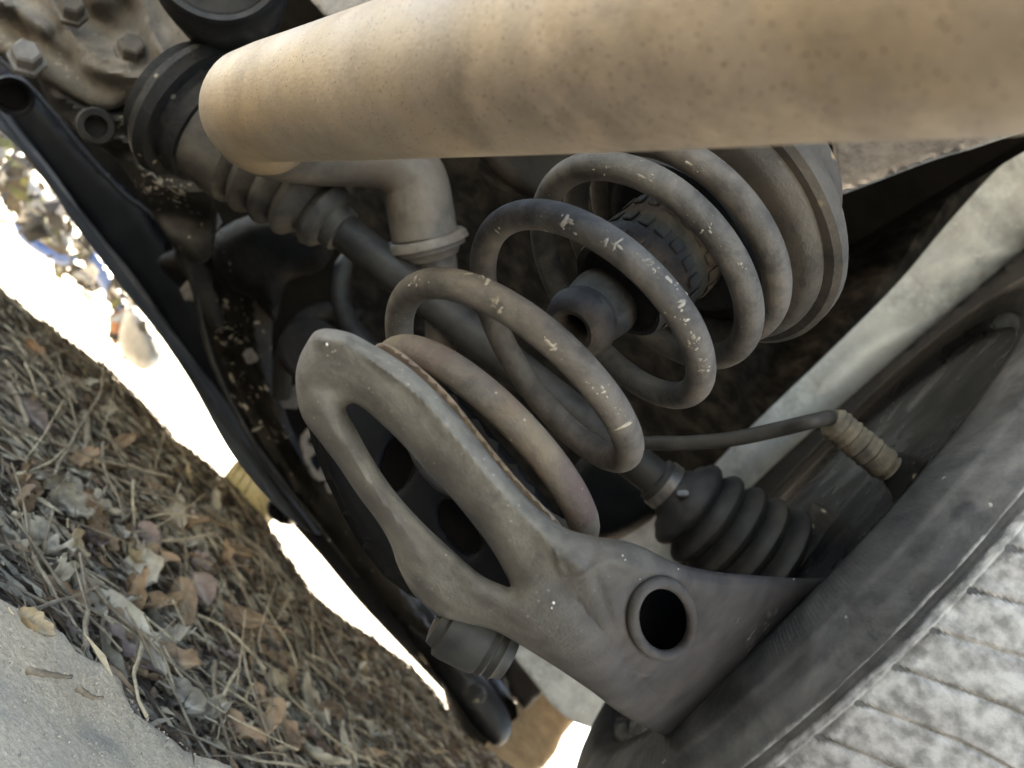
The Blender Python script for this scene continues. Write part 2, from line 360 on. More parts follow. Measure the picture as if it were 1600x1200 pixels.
# ------------------------------------------------------------------ terrain
def ground_z(x, y):
    x = np.asarray(x, float); y = np.asarray(y, float)
    s = lambda a, b, t: (lambda q: q * q * (3 - 2 * q))(np.clip((t - a) / (b - a), 0, 1))
    yb = y - .8 * x; yy = y - .8 * x * (1 - s(.5, .8, y)) + .010 * np.sin(23 * x + 1) + .006 * np.sin(61 * x) + .004 * np.sin(127 * x + 31 * y)
    bank = -.100
    z = bank + .004 + .20 * np.clip(yy - .48, -.25, 0) + .003 * np.sin(41 * x + 23 * y) * np.clip((.49 - yy) * 20, 0, 1) + (-.026) * s(.460, .515, yy) + .105 * s(.54, 1.35, y + .18 * x)
    z = z - .30 * s(1.45, 2.3, y)                     # falls away behind the rise
    z = z + .012 * np.sin(9 * x + 3 * y) * s(.5, .9, y) + .010 * np.sin(17 * x - 11 * y + 1) * s(.5, .9, y)
    z = z + .02 * np.sin(3.1 * x + 5 * y) * s(.9, 1.3, y)
    z = z + .10 * np.clip(y - 3.2, 0, 40) * 1.0 * s(3, 4, y)
    # the ground rises under the near tyre on the right
    return z + CAM_H

def noise2(x, y, seed=0):
    r = np.random.default_rng(seed); z = 0
    for k in range(14):
        f = 2 ** r.uniform(4.2, 8.2); a = r.uniform(0, 6.28); z = z + np.sin(x * f * math.cos(a) + y * f * math.sin(a) + r.uniform(0, 6.28)) / f * 8
    return z
def grid_ground(name, xs, ys, m, amp):
    X, Y = np.meshgrid(xs, ys); Z = ground_z(X, Y) + amp * noise2(X, Y, 3) + .0045 * noise2(X * 3, Y * 3, 9) * (Y - .8 * X < .54)
    vs = np.c_[X.ravel(), Y.ravel(), Z.ravel()]; nx = len(xs)
    fs = [(j * nx + i, j * nx + i + 1, (j + 1) * nx + i + 1, (j + 1) * nx + i) for j in range(len(ys) - 1) for i in range(nx - 1)]
    return mesh(name, vs, fs, m, fix=False)

def soil_mat():
    m = mat('soil', (.065, .045, .03), (.15, .11, .08), .5, 14, .95, 0, 1., 160, bdist=.006, specks=(.35, .3, .24), speck_amt=.5, speck_scale=120)
    t = m.node_tree; N = t.nodes; L = t.links; bs = N['Principled BSDF']; src = bs.inputs['Base Color'].links[0].from_socket
    ge = N.new('ShaderNodeNewGeometry'); sp = N.new('ShaderNodeSeparateXYZ'); L.new(ge.outputs['Position'], sp.inputs[0])
    tc = N.new('ShaderNodeTexCoord'); n = N.new('ShaderNodeTexNoise'); n.inputs['Scale'].default_value = 22; n.inputs['Detail'].default_value = 8; L.new(tc.outputs['Object'], n.inputs['Vector'])
    # dusty cement bank near the camera (y + .18x small), pale yard beyond
    a = N.new('ShaderNodeMath'); a.operation = 'MULTIPLY_ADD'; a.inputs[1].default_value = -.8; L.new(sp.outputs[0], a.inputs[0]); L.new(sp.outputs[1], a.inputs[2])
    b = N.new('ShaderNodeMath'); b.operation = 'MULTIPLY_ADD'; b.inputs[1].default_value = .12; L.new(n.outputs[0], b.inputs[0]); L.new(a.outputs[0], b.inputs[2])
    mr = N.new('ShaderNodeMapRange'); mr.inputs[1].default_value = .54; mr.inputs[2].default_value = .58; mr.inputs[3].default_value = 1; mr.inputs[4].default_value = 0; L.new(b.outputs[0], mr.inputs[0])
    n3 = N.new('ShaderNodeTexNoise'); n3.inputs['Scale'].default_value = 420; n3.inputs['Detail'].default_value = 8; n3.inputs['Roughness'].default_value = .7; L.new(tc.outputs['Object'], n3.inputs['Vector'])
    r3 = N.new('ShaderNodeValToRGB'); r3.color_ramp.elements[0].position = .3; r3.color_ramp.elements[1].position = .7; r3.color_ramp.elements[0].color = (.46, .36, .265, 1); r3.color_ramp.elements[1].color = (.82, .67, .51, 1); L.new(n3.outputs[0], r3.inputs[0])
    x = N.new('ShaderNodeMix'); x.data_type = 'RGBA'; L.new(mr.outputs[0], x.inputs[0]); L.new(src, x.inputs[6]); L.new(r3.outputs[0], x.inputs[7])
    ab = N.new('ShaderNodeMath'); ab.operation = 'SUBTRACT'; L.new(sp.outputs[1], ab.inputs[0]); ab.inputs[1].default_value = .7; ab2 = N.new('ShaderNodeMath'); ab2.operation = 'ABSOLUTE'; L.new(ab.outputs[0], ab2.inputs[0])
    far = N.new('ShaderNodeMapRange'); far.inputs[1].default_value = 1.0; far.inputs[2].default_value = 1.6; ax_ = N.new('ShaderNodeMath'); ax_.operation = 'MULTIPLY'; ax_.inputs[1].default_value = -1; L.new(sp.outputs[0], ax_.inputs[0]); mx_ = N.new('ShaderNodeMath'); mx_.operation = 'MAXIMUM'; L.new(ax_.outputs[0], mx_.inputs[0]); L.new(ab2.outputs[0], mx_.inputs[1]); L.new(mx_.outputs[0], far.inputs[0])  # ground left and behind is paled too, as an unseen reflector for bounce
    y = N.new('ShaderNodeMix'); y.data_type = 'RGBA'; L.new(far.outputs[0], y.inputs[0]); L.new(x.outputs[2], y.inputs[6]); y.inputs[7].default_value = (.60, .53, .43, 1)
    L.new(y.outputs[2], bs.inputs['Base Color']); return m
M_SOIL = soil_mat()
g = grid_ground('ground', np.r_[-60, -30, -12, -6, -3, -2, np.arange(-1.4, 1.4, .008), 1.5, 2, 3, 6, 12, 30, 60],
                np.r_[-60, -20, -8, -3, -1, -.4, 0, np.arange(.15, .72, .004), np.arange(.72, 1.6, .009), np.arange(1.6, 3.4, .05), np.arange(3.5, 8, .5), 12, 20, 40, 60, 90], M_SOIL, .0022)
tag(g, 'bare dusty soil under and beyond the car', kind='structure')

# ------------------------------------------------------------------ the car
car = empty('parked_car', (0, .9, CAM_H - .1))
tag(car, 'underside of a parked car: rear suspension, exhaust and wheel seen from the ground', 'car')
bpy.context.view_layer.update()
def own(o, label=None, parent=None):
    p = parent or car; o.parent = p
    if p is car: o.matrix_parent_inverse = Matrix.Translation(-car.location)
    if label: o['label'] = label
    return o

# --- unseen body shell, floor pan over everything
floor = own(box('floor_pan', (-.42, 1.80, CAM_H + .62), (1.12, 3.7, .05), M_BODY, bev=.01))
shell = own(box('unseen_body_shell', (-.42, 2.05, CAM_H + .86), (1.12, 3.7, .42), M_WHITE, bev=.06))  # unseen box for the car body, sized to block the sun

arch = own(box('arch_sun_blocker', (.47, .60, CAM_H + .98), (.66, 1.45, .04), M_BODY, bev=.01))  # unseen slab added above the wheel to keep sun off the rim
own(box('fender_sky_blocker', (.76, 1.05, CAM_H + .62), (.03, 1.1, .76), M_BODY, bev=.008))  # unseen wall added to block sky light from the right
# --- spring
sx = [0.021233518753068746, -0.019178313001989456, 0.33087570536632915, 1.215143729087905, -0.7091937159818353, 0.04390788029586134, 5.333708231411493, -0.005245177521277361]
SA = np.array([math.sin(sx[3]) * math.cos(sx[4]), math.sin(sx[3]) * math.sin(sx[4]), math.cos(sx[3])])
SU = np.cross(SA, [0, 0, 1.]); SU /= np.linalg.norm(SU); SV = np.cross(SA, SU); SO = np.array(sx[:3])
def hh(t):
    q = lambda t: (t - 2) * sx[5] + sx[7] * (t - 2) ** 2
    if t < 1.05: return q(1.05) - (1.05 - t) * .019 + 0.0 * t
    if t > 3.35: return q(3.35) + (t - 3.35) * .0185
    return q(t)
def spring_pt(t, R=.052):
    th = 2 * math.pi * t + sx[6]; k_ = min(max((1.0 - t) / .45, 0), 1); k_ = k_ * k_ * (3 - 2 * k_); return V(np.array([.009, .009, .010]) * k_ + SO + hh(t) * SA + R * (math.cos(th) * SU + math.sin(th) * SV))
def axis_pt(h): return V(SO + h * SA)
SAX = D(SA)
spring = own(tube('coil_spring', [spring_pt(t) for t in np.arange(.62, 5.35, .0125)], .0059, M_SPRING, seg=24, jit=.012), 'grey coil spring with scratched coating and dried mud flecks')
own(tube('spring_end_coil', [spring_pt(t, .0515) for t in np.arange(.0, .62, .0125)], .0060, M_RUSTCOIL, seg=24), 'rusty lowest turn of the coil spring', spring)

# --- upper spring seat (flange, cup, bump stop)
h0 = hh(4.75)
seat = own(lathe('upper_spring_seat', axis_pt(h0 + .004), SAX, [(0, .030), (0, .058), (.002, .061), (.006, .063), (.010, .062), (.012, .056), (.020, .053), (.03, .05), (.05, .045)], M_SEAT, seg=72, wob=.006))
own(lathe('seat_flange', axis_pt(h0 + .012), SAX, [(0, .05), (.0, .0665), (.002, .069), (.006, .069), (.010, .067), (.012, .05)], M_SEAT, seg=72, wob=.006), None, seat)
own(lathe('rubber_ring', axis_pt(h0 - .004), SAX, [(0, .026), (-.001, .032), (.001, .038), (.006, .040), (.01, .03)], M_RUBBER, seg=48), None, seat)
cup_prof = [(a_, b_ * 1.16) for a_, b_ in [(0, .0175), (-.002, .0185), (-.0025, .0200), (0, .0208), (.004, .0205), (.018, .0212), (.035, .0222), (.048, .0230), (.048, .016), (.004, .0165), (0, .0175)]]
hb = hh(2.9)
cup = own(lathe('bump_stop_cup', axis_pt(hb), SAX, cup_prof[:-1] + [(.004, .0190), (.0, .0203)], M_BUMP, seg=64, wob=.01))
# small raised ribs moulded round the cup
bm = bmesh.new(); tt = Vector(SAX).normalized(); ta = tt.orthogonal().normalized(); tb = tt.cross(ta)
for ring in range(4):
    for k in range(18):
        th = 2 * math.pi * (k + .5 * (ring % 2)) / 18; rr = .0244 + .0006 * ring
        c = Vector(axis_pt(hb + .007 + ring * .0115)) + (ta * math.cos(th) + tb * math.sin(th)) * rr
        rot = Matrix((ta * math.cos(th) + tb * math.sin(th), -ta * math.sin(th) + tb * math.cos(th), tt)).transposed().to_4x4()
        bmesh.ops.create_cube(bm, size=1, matrix=Matrix.Translation(c) @ rot @ Matrix.Diagonal((.0013, .0055, .006, 1)))
bmesh.ops.bevel(bm, geom=bm.edges[:], offset=.0005, segments=1, affect='EDGES')
me = bpy.data.meshes.new('moulded_ribs'); bm.to_mesh(me); bm.free()
tag(own(link('moulded_ribs', me, M_BUMP, smooth=False), None, cup), kind='stuff')
hs = hh(2.02) + .004
own(lathe('bump_stop', axis_pt(hs), Vector(SAX) + _F * .55, [(p_ * 1.03, q_ * 1.03) for p_, q_ in [(.030, .0058), (.004, .0060), (.0005, .0068), (-.001, .0095), (.000, .0120), (.003, .0143), (.0075, .0155), (.012, .0145), (.0145, .0122), (.0165, .0128), (.020, .0150), (.027, .0158), (.033, .0152), (.036, .013), (.038, .0135), (.043, .015), (.055, .0155), (.06, .012)]], M_BUMP, seg=56))
# strut tower dark dome above the seat

# --- control arm
arm_out = [(478, 538), (490, 520), (503, 514), (520, 514), (550, 521), (580, 537), (620, 560), (660, 592), (710, 642), (757, 700), (800, 752), (830, 785), (858, 808), (885, 826), (930, 838), (975, 845), (1010, 857), (1050, 877), (1110, 892), (1180, 899), (1260, 904), (1350, 905), (1400, 940), (1360, 1020), (1260, 1080), (1170, 1130), (1100, 1160), (1052, 1154), (1000, 1132), (960, 1108), (928, 1083), (880, 1050), (820, 1012), (770, 985), (720, 975), (690, 968), (662, 945), (640, 920), (622, 885), (610, 850), (590, 815), (560, 775), (530, 730), (500, 690), (474, 655), (464, 620), (462, 585), (468, 558)]
arm_hole = [(541, 636), (552, 630), (568, 638), (583, 651), (612, 677), (640, 706), (672, 742), (704, 776), (740, 820), (768, 858), (788, 893), (798, 916), (785, 914), (750, 897), (707, 860), (655, 811), (613, 763), (580, 713), (555, 668), (543, 648)]
eye = [(1035 + 41 * math.cos(a) + 6 * math.sin(a), 967 + 51 * math.sin(a) - 4 * math.cos(a)) for a in np.linspace(0, 2 * math.pi, 20, endpoint=False)]
arm_ctrl = [(480, 560, .277), (560, 560, .268), (700, 700, .262), (860, 860, .268), (900, 960, .278), (1035, 970, .312), (1140, 950, .37), (1250, 960, .445), (1380, 960, .53), (1060, 1130, .44), (1120, 1170, .51), (960, 1090, .335), (700, 930, .292), (560, 760, .292), (480, 640, .285)]
def arm_extra(X, Y):
    return 0
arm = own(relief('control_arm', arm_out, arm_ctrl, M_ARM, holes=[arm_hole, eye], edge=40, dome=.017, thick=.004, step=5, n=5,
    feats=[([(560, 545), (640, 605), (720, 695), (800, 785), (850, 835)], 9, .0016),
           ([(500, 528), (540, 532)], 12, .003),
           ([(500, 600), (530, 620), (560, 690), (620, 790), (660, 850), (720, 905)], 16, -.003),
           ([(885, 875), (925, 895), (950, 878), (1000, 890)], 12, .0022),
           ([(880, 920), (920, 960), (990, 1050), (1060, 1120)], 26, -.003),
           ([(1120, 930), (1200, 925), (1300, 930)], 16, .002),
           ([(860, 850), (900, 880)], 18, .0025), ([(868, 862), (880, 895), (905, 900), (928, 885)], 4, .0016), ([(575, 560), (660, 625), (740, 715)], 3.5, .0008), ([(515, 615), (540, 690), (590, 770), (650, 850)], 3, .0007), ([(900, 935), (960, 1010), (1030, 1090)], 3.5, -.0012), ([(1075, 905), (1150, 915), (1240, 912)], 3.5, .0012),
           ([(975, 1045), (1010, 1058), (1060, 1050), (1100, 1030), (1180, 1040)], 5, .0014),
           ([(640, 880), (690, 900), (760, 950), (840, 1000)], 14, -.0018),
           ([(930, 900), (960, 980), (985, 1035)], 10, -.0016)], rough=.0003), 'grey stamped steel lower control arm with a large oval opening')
for sc in [(1037, 968, .292)]:
    fz = depth_field(arm_ctrl); ring = []
    for a in np.linspace(0, 2 * math.pi, 64, endpoint=False):
        x = 1035 + 46 * math.cos(a) + 6 * math.sin(a); y = 967 + 57 * math.sin(a) - 4 * math.cos(a); ring.append(P(x, y, float(fz(x, y)) - .0165))
    vs, fs = tube_data(ring + [ring[0], ring[1]], .0022, 12, False)
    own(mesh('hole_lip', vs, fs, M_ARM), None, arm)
# back flange of the arm seen behind its lower edge, and the stamped inner flange along the top edge
own(relief('inner_flange', [(600, 536), (640, 560), (700, 615), (760, 690), (810, 750), (870, 812), (880, 835), (850, 830), (780, 760), (700, 670), (620, 580), (585, 548)],
    [(600, 540, .277), (880, 830, .279), (700, 640, .277)], mat('rust_flange', (.13, .10, .075), (.18, .13, .09), .5, 40, .75, 0, .4, 200, third=(.08, .058, .05)), edge=6, dome=.002, thick=.004, step=6), 'thin rust-brown inner flange', arm)
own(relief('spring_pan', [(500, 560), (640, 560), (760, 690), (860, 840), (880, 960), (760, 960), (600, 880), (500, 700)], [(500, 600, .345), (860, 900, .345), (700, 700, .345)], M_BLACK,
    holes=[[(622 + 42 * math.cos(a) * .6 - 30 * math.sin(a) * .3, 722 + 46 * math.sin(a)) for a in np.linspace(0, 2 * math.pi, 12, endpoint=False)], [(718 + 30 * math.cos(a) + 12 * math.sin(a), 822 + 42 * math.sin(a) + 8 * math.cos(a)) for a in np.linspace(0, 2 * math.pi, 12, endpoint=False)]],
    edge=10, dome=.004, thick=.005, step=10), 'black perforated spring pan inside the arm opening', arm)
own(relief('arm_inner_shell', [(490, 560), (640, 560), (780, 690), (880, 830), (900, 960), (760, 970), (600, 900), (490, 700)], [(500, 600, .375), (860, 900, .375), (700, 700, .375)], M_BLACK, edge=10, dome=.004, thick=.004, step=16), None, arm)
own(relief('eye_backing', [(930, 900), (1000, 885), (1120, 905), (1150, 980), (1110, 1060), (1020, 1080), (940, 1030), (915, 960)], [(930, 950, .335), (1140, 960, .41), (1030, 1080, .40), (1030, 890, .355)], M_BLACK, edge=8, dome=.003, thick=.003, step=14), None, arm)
own(pix_tube('pan_rim', [(637, 690, .30, .0012), (655, 725, .30, .0016), (680, 755, .30, .0016), (705, 772, .30, .0012)], M_SEAT), None, arm)
# rubber bushing at the arm's lower front
A = P(697, 972, .300); B = P(795, 1030, .300)
own(lathe('bushing', A, B - A, [(-.004, .006), (-.003, .0098), (0, .0105), (.001, .0125), (.004, .0128), (.016, .0118), (.0175, .0108), (.0185, .0112), (.0195, .0115), (.0205, .0098), (.0222, .0098), (.0232, .0104), (.0245, .009), (.0262, .0085), (.0275, .0078), (.0275, .002)], M_RUBBER, seg=40), 'black ribbed rubber bushing', arm)
# splashes of dried mud and the seam beads on the arm
bm = bmesh.new()
fz = depth_field(arm_ctrl)
for (x, y, s) in [(865, 942, 4), (862, 950, 2.5), (511, 538, 4), (973, 868, 2), (976, 875, 3), (1060, 889, 2), (940, 893, 2), (1000, 905, 1.5), (1240, 905, 2), (771, 742, 1.5)]:
    bmesh.ops.create_icosphere(bm, subdivisions=2, radius=s / FPX * .26 * .6, matrix=Matrix.Translation(P(x, y, float(fz(x, y)) - .0172)) @ Matrix.Rotation(.6, 4, 'Y') @ Matrix.Diagonal((1, 1.5, .7, 1)))
me = bpy.data.meshes.new('dried_splashes'); bm.to_mesh(me); bm.free(); tag(own(link('dried_splashes', me, M_WHITE), None, arm), kind='stuff')

M_MUD2 = mat('dull_mud', (.085, .075, .063), (.19, .17, .145), .5, 90, .95, 0, .4, 300)
def mud(name, spots, par, seed=0, lab=None, m_=None):
    # spots: (centre, surface normal, along, size)
    rr = random.Random(seed); vs, fs = [], []
    for c, nrm, al, sz in spots:
        nrm = nrm.normalized(); al = (al - nrm * al.dot(nrm)).normalized(); sd_ = nrm.cross(al); b = len(vs); n = 9; el = rr.uniform(1, 3.2)
        for k in range(n):
            a_ = 6.283 * k / n; q = sz * rr.uniform(.55, 1.25); vs.append(c + al * math.cos(a_) * q * el + sd_ * math.sin(a_) * q - nrm * .0003)
        for k in range(n):
            a_ = 6.283 * k / n; q = sz * rr.uniform(.3, .7); vs.append(c + al * math.cos(a_) * q * el + sd_ * math.sin(a_) * q + nrm * min(sz * .2, .00012))
        vs.append(c + nrm * min(sz * .25, .00014))
        for k in range(n):
            k2 = (k + 1) % n; fs += [(b + k, b + k2, b + n + k2, b + n + k), (b + n + k, b + n + k2, b + 2 * n)]
    return tag(own(mesh(name, vs, fs, m_ or M_MUD), lab, par), kind='stuff')
sp_ = []; fz = depth_field(arm_ctrl); rr = random.Random(5)
for pl, cnt_, w_, sz in [([(975, 1042), (1000, 1056), (1040, 1058), (1080, 1052), (1110, 1035)], 70, 3, .0007), ([(1075, 950), (1082, 985), (1072, 1015)], 26, 4, .0006), ([(1215, 950), (1185, 985), (1160, 1020)], 60, 3.5, .0010), ([(1165, 962), (1135, 1000)], 24, 3, .0008),
                       ([(1240, 985), (1228, 1010)], 14, 3, .0009), ([(885, 870), (880, 900), (905, 902), (935, 885)], 30, 5, .0005), ([(700, 665), (740, 705), (800, 775)], 20, 16, .0003), ([(520, 560), (640, 600), (760, 760), (840, 860)], 60, 30, .00028), ([(980, 868), (1060, 880)], 14, 8, .0004)]:
    for _ in range(cnt_):
        k = rr.uniform(0, len(pl) - 1.001); i_ = int(k); f_ = k - i_; x = pl[i_][0] * (1 - f_) + pl[i_ + 1][0] * f_ + rr.gauss(0, w_); y = pl[i_][1] * (1 - f_) + pl[i_ + 1][1] * f_ + rr.gauss(0, w_)
        sp_.append((P(x, y, float(fz(x, y)) - .0165), -_F, P(pl[i_ + 1][0], pl[i_ + 1][1], .3) - P(pl[i_][0], pl[i_][1], .3), sz * rr.choice([.25, .35, .5, .8]) * rr.uniform(.6, 1.3)))
dg = bpy.context.evaluated_depsgraph_get(); bpy.context.view_layer.update(); dg.update()
import mathutils.bvhtree as _bt
_bm = bmesh.new(); _bm.from_mesh(arm.data); _tree = _bt.BVHTree.FromBMesh(_bm)
sp2 = []
for c, n_, al, sz in sp_:
    d_ = (c - CO).normalized(); h_ = _tree.ray_cast(CO, d_)
    if h_[0] is not None and h_[1].dot(d_) < -.25: sp2.append((h_[0], h_[1], al, sz))
mud('dried_mud', sp2, arm, 1, m_=M_MUD2)
sp_ = []
for tc_, ac_, n_ in [(1.13, .2, 8), (1.22, -.3, 16), (1.30, -.9, 14), (1.33, .1, 22), (1.40, .2, 12), (1.46, .1, 16), (1.5, -.2, 12), (2.2, .1, 6), (2.27, .5, 8), (2.31, .2, 22), (2.36, .1, 26), (2.40, -.7, 22), (2.44, -.8, 20), (2.47, .1, 18), (2.5, .1, 22), (2.53, 0, 18), (3.15, .4, 6), (3.27, .1, 16), (3.33, 0, 14), (3.41, .2, 8), (3.47, -.1, 10), (4.2, .1, 6), (4.35, .2, 8)]:
    for _ in range(max(3, n_ // 2)):
        t_ = tc_ + rr.gauss(0, .008); c = spring_pt(t_); al = (spring_pt(t_ + .01) - c).normalized(); v_ = (CO - c); v_ = (v_ - al * v_.dot(al)).normalized(); sd_ = al.cross(v_)
        a_ = ac_ + rr.gauss(0, .28); nn = v_ * math.cos(a_) + sd_ * math.sin(a_); sp_.append((c + nn * .0059, nn, al if rr.random() < .35 else (sd_ + al * rr.uniform(-.8, .8)), rr.choice([.0002, .0003, .0004, .0006, .0010]) * rr.uniform(.7, 1.3)))
for k in range(380):
    t_ = rr.uniform(1, 4.6); c = spring_pt(t_); al = (spring_pt(t_ + .01) - c).normalized(); v_ = (CO - c); v_ = (v_ - al * v_.dot(al)).normalized(); sd_ = al.cross(v_)
    a_ = rr.uniform(-1.5, 1.5); nn = v_ * math.cos(a_) + sd_ * math.sin(a_); sp_.append((c + nn * .0059, nn, al, rr.uniform(.00006, .00022)))
mud('dried_mud', sp_, spring, 2)
# --- drive shaft with its two bellows
sa = P(520, 348, .575); sb = P(1030, 752, .57); sd = (sb - sa).normalized()
shaft = own(tube('drive_shaft', [sa.lerp(sb, k / 20) for k in range(21)], .0134, M_SHAFT, seg=32), 'dark dusty drive shaft running between two rubber boots')
def bellows(r0, r1, n, pitch, r_tip=.6):
    pr = []
    for i in range(n):
        R = r0 + (r1 - r0) * (i + .5) / n; s = i * pitch
        for q, k in ((0, .80), (.14, .86), (.3, .97), (.45, 1.0), (.6, .985), (.75, .92), (.9, .82)): pr.append((s + q * pitch, R * k))
    return pr
ob = own(lathe('outer_boot', P(1030, 752, .57), sd, [(-.004, .0138), (-.003, .0165), (.010, .0172), (.012, .019), (.016, .022)] + [(s + .018, r) for s, r in bellows(.0325, .0490, 5, .0168)] + [(.102, .0405), (.106, .046), (.118, .0475), (.124, .046), (.126, .049), (.150, .05), (.152, .03)], M_RUBBER, seg=72), 'black ribbed outer boot at the wheel end', shaft)
own(lathe('boot_clamp', P(1030, 752, .57) + sd * .001, sd, [(0, .0166), (0, .0179), (.007, .0181), (.007, .0168)], M_CLAMP, seg=48), None, shaft)
own(box('clamp_buckle', P(1066, 772, .548), (.008, .006, .004), M_CLAMP, rot=CR.to_track_quat('X', 'Z').to_matrix(), bev=.0008), None, shaft)
ib0 = P(524, 352, .575)
own(lathe('inner_boot', ib0, -sd, [(-.008, .0140), (-.007, .0165), (.002, .017), (.003, .0195), (.006, .0235), (.012, .0255), (.016, .0235), (.019, .0195), (.022, .0205)] +
    [(s + .024, r) for s, r in bellows(.030, .0385, 3, .0165)] + [(.076, .036), (.078, .0385), (.092, .040), (.093, .0385), (.108, .040), (.108, .02)], M_BOOT, seg=72), 'brownish black inner boot at the gearbox', shaft)
own(lathe('joint_housing', ib0, -sd, [(.1085, .03), (.109, .043), (.118, .044), (.119, .040), (.126, .041), (.127, .050), (.134, .053), (.140, .051), (.141, .045), (.150, .045), (.150, .02)], M_DARK, seg=64, wob=.008), None, shaft)

# --- exhaust
pipe_pts = [(2300, -230, .104), (1900, -130, .119), (1600, -52, .1365), (1300, 2, .1625), (1000, 57, .20), (700, 112, .267), (520, 145, .335), (430, 160, .385), (405, 166, .405)]
pp = [P(x, y, d) for x, y, d in pipe_pts]
e = (pp[-2] - pp[3]).normalized(); base = pp[-1]
bend = []
inner = P(470, 225, .50)
turn = [base, base + e * .012 + _F * .008, base + e * .016 + _F * .028, P(400, 196, .462), P(430, 218, .50), P(490, 232, .53), P(560, 236, .55), P(612, 246, .56), P(645, 280, .57), P(656, 325, .575), P(664, 372, .58)]
cc = catmull([tuple(p) for p in pp[:-1]], 6)[:-1] + catmull([tuple(p) for p in turn], 6)
L = len(cc)
rad = []
for p in cc:
    dpt = (Vector(p) - CO).dot(_F); rad.append(.0275 if dpt < .42 else .0275 - min((dpt - .42) / .1, 1) * .0035)
ks = min(i for i, p in enumerate(cc) if (Vector(p) - CO).dot(_F) > .455)
exh = own(tube('exhaust_pipe', [Vector(p) for p in cc[:ks + 1]], rad[:ks + 1], M_PIPE, seg=72), 'broad rust-speckled beige exhaust pipe crossing above the spring')
own(tube('pipe_elbow', [Vector(p) for p in cc[ks:]], rad[ks:], M_PIPE2, seg=48), 'browner elbow turning down behind the pipe', exh)
own(lathe('pipe_flange', P(664, 368, .58), P(672, 400, .585) - P(664, 368, .58), [(0, .022), (0, .028), (.002, .030), (.006, .031), (.0065, .0275), (.010, .0275), (.0105, .0235), (.016, .021)], M_PIPE2, seg=48), 'thin flange joint below the pipe bend', exh)
own(pix_tube('down_pipe', [(668, 390, .60, .021), (680, 425, .60, .017), (687, 480, .60, .0115), (688, 560, .60, .0115), (690, 620, .60, .0115)], M_PIPE2), 'narrow lighter pipe below the flange', exh)

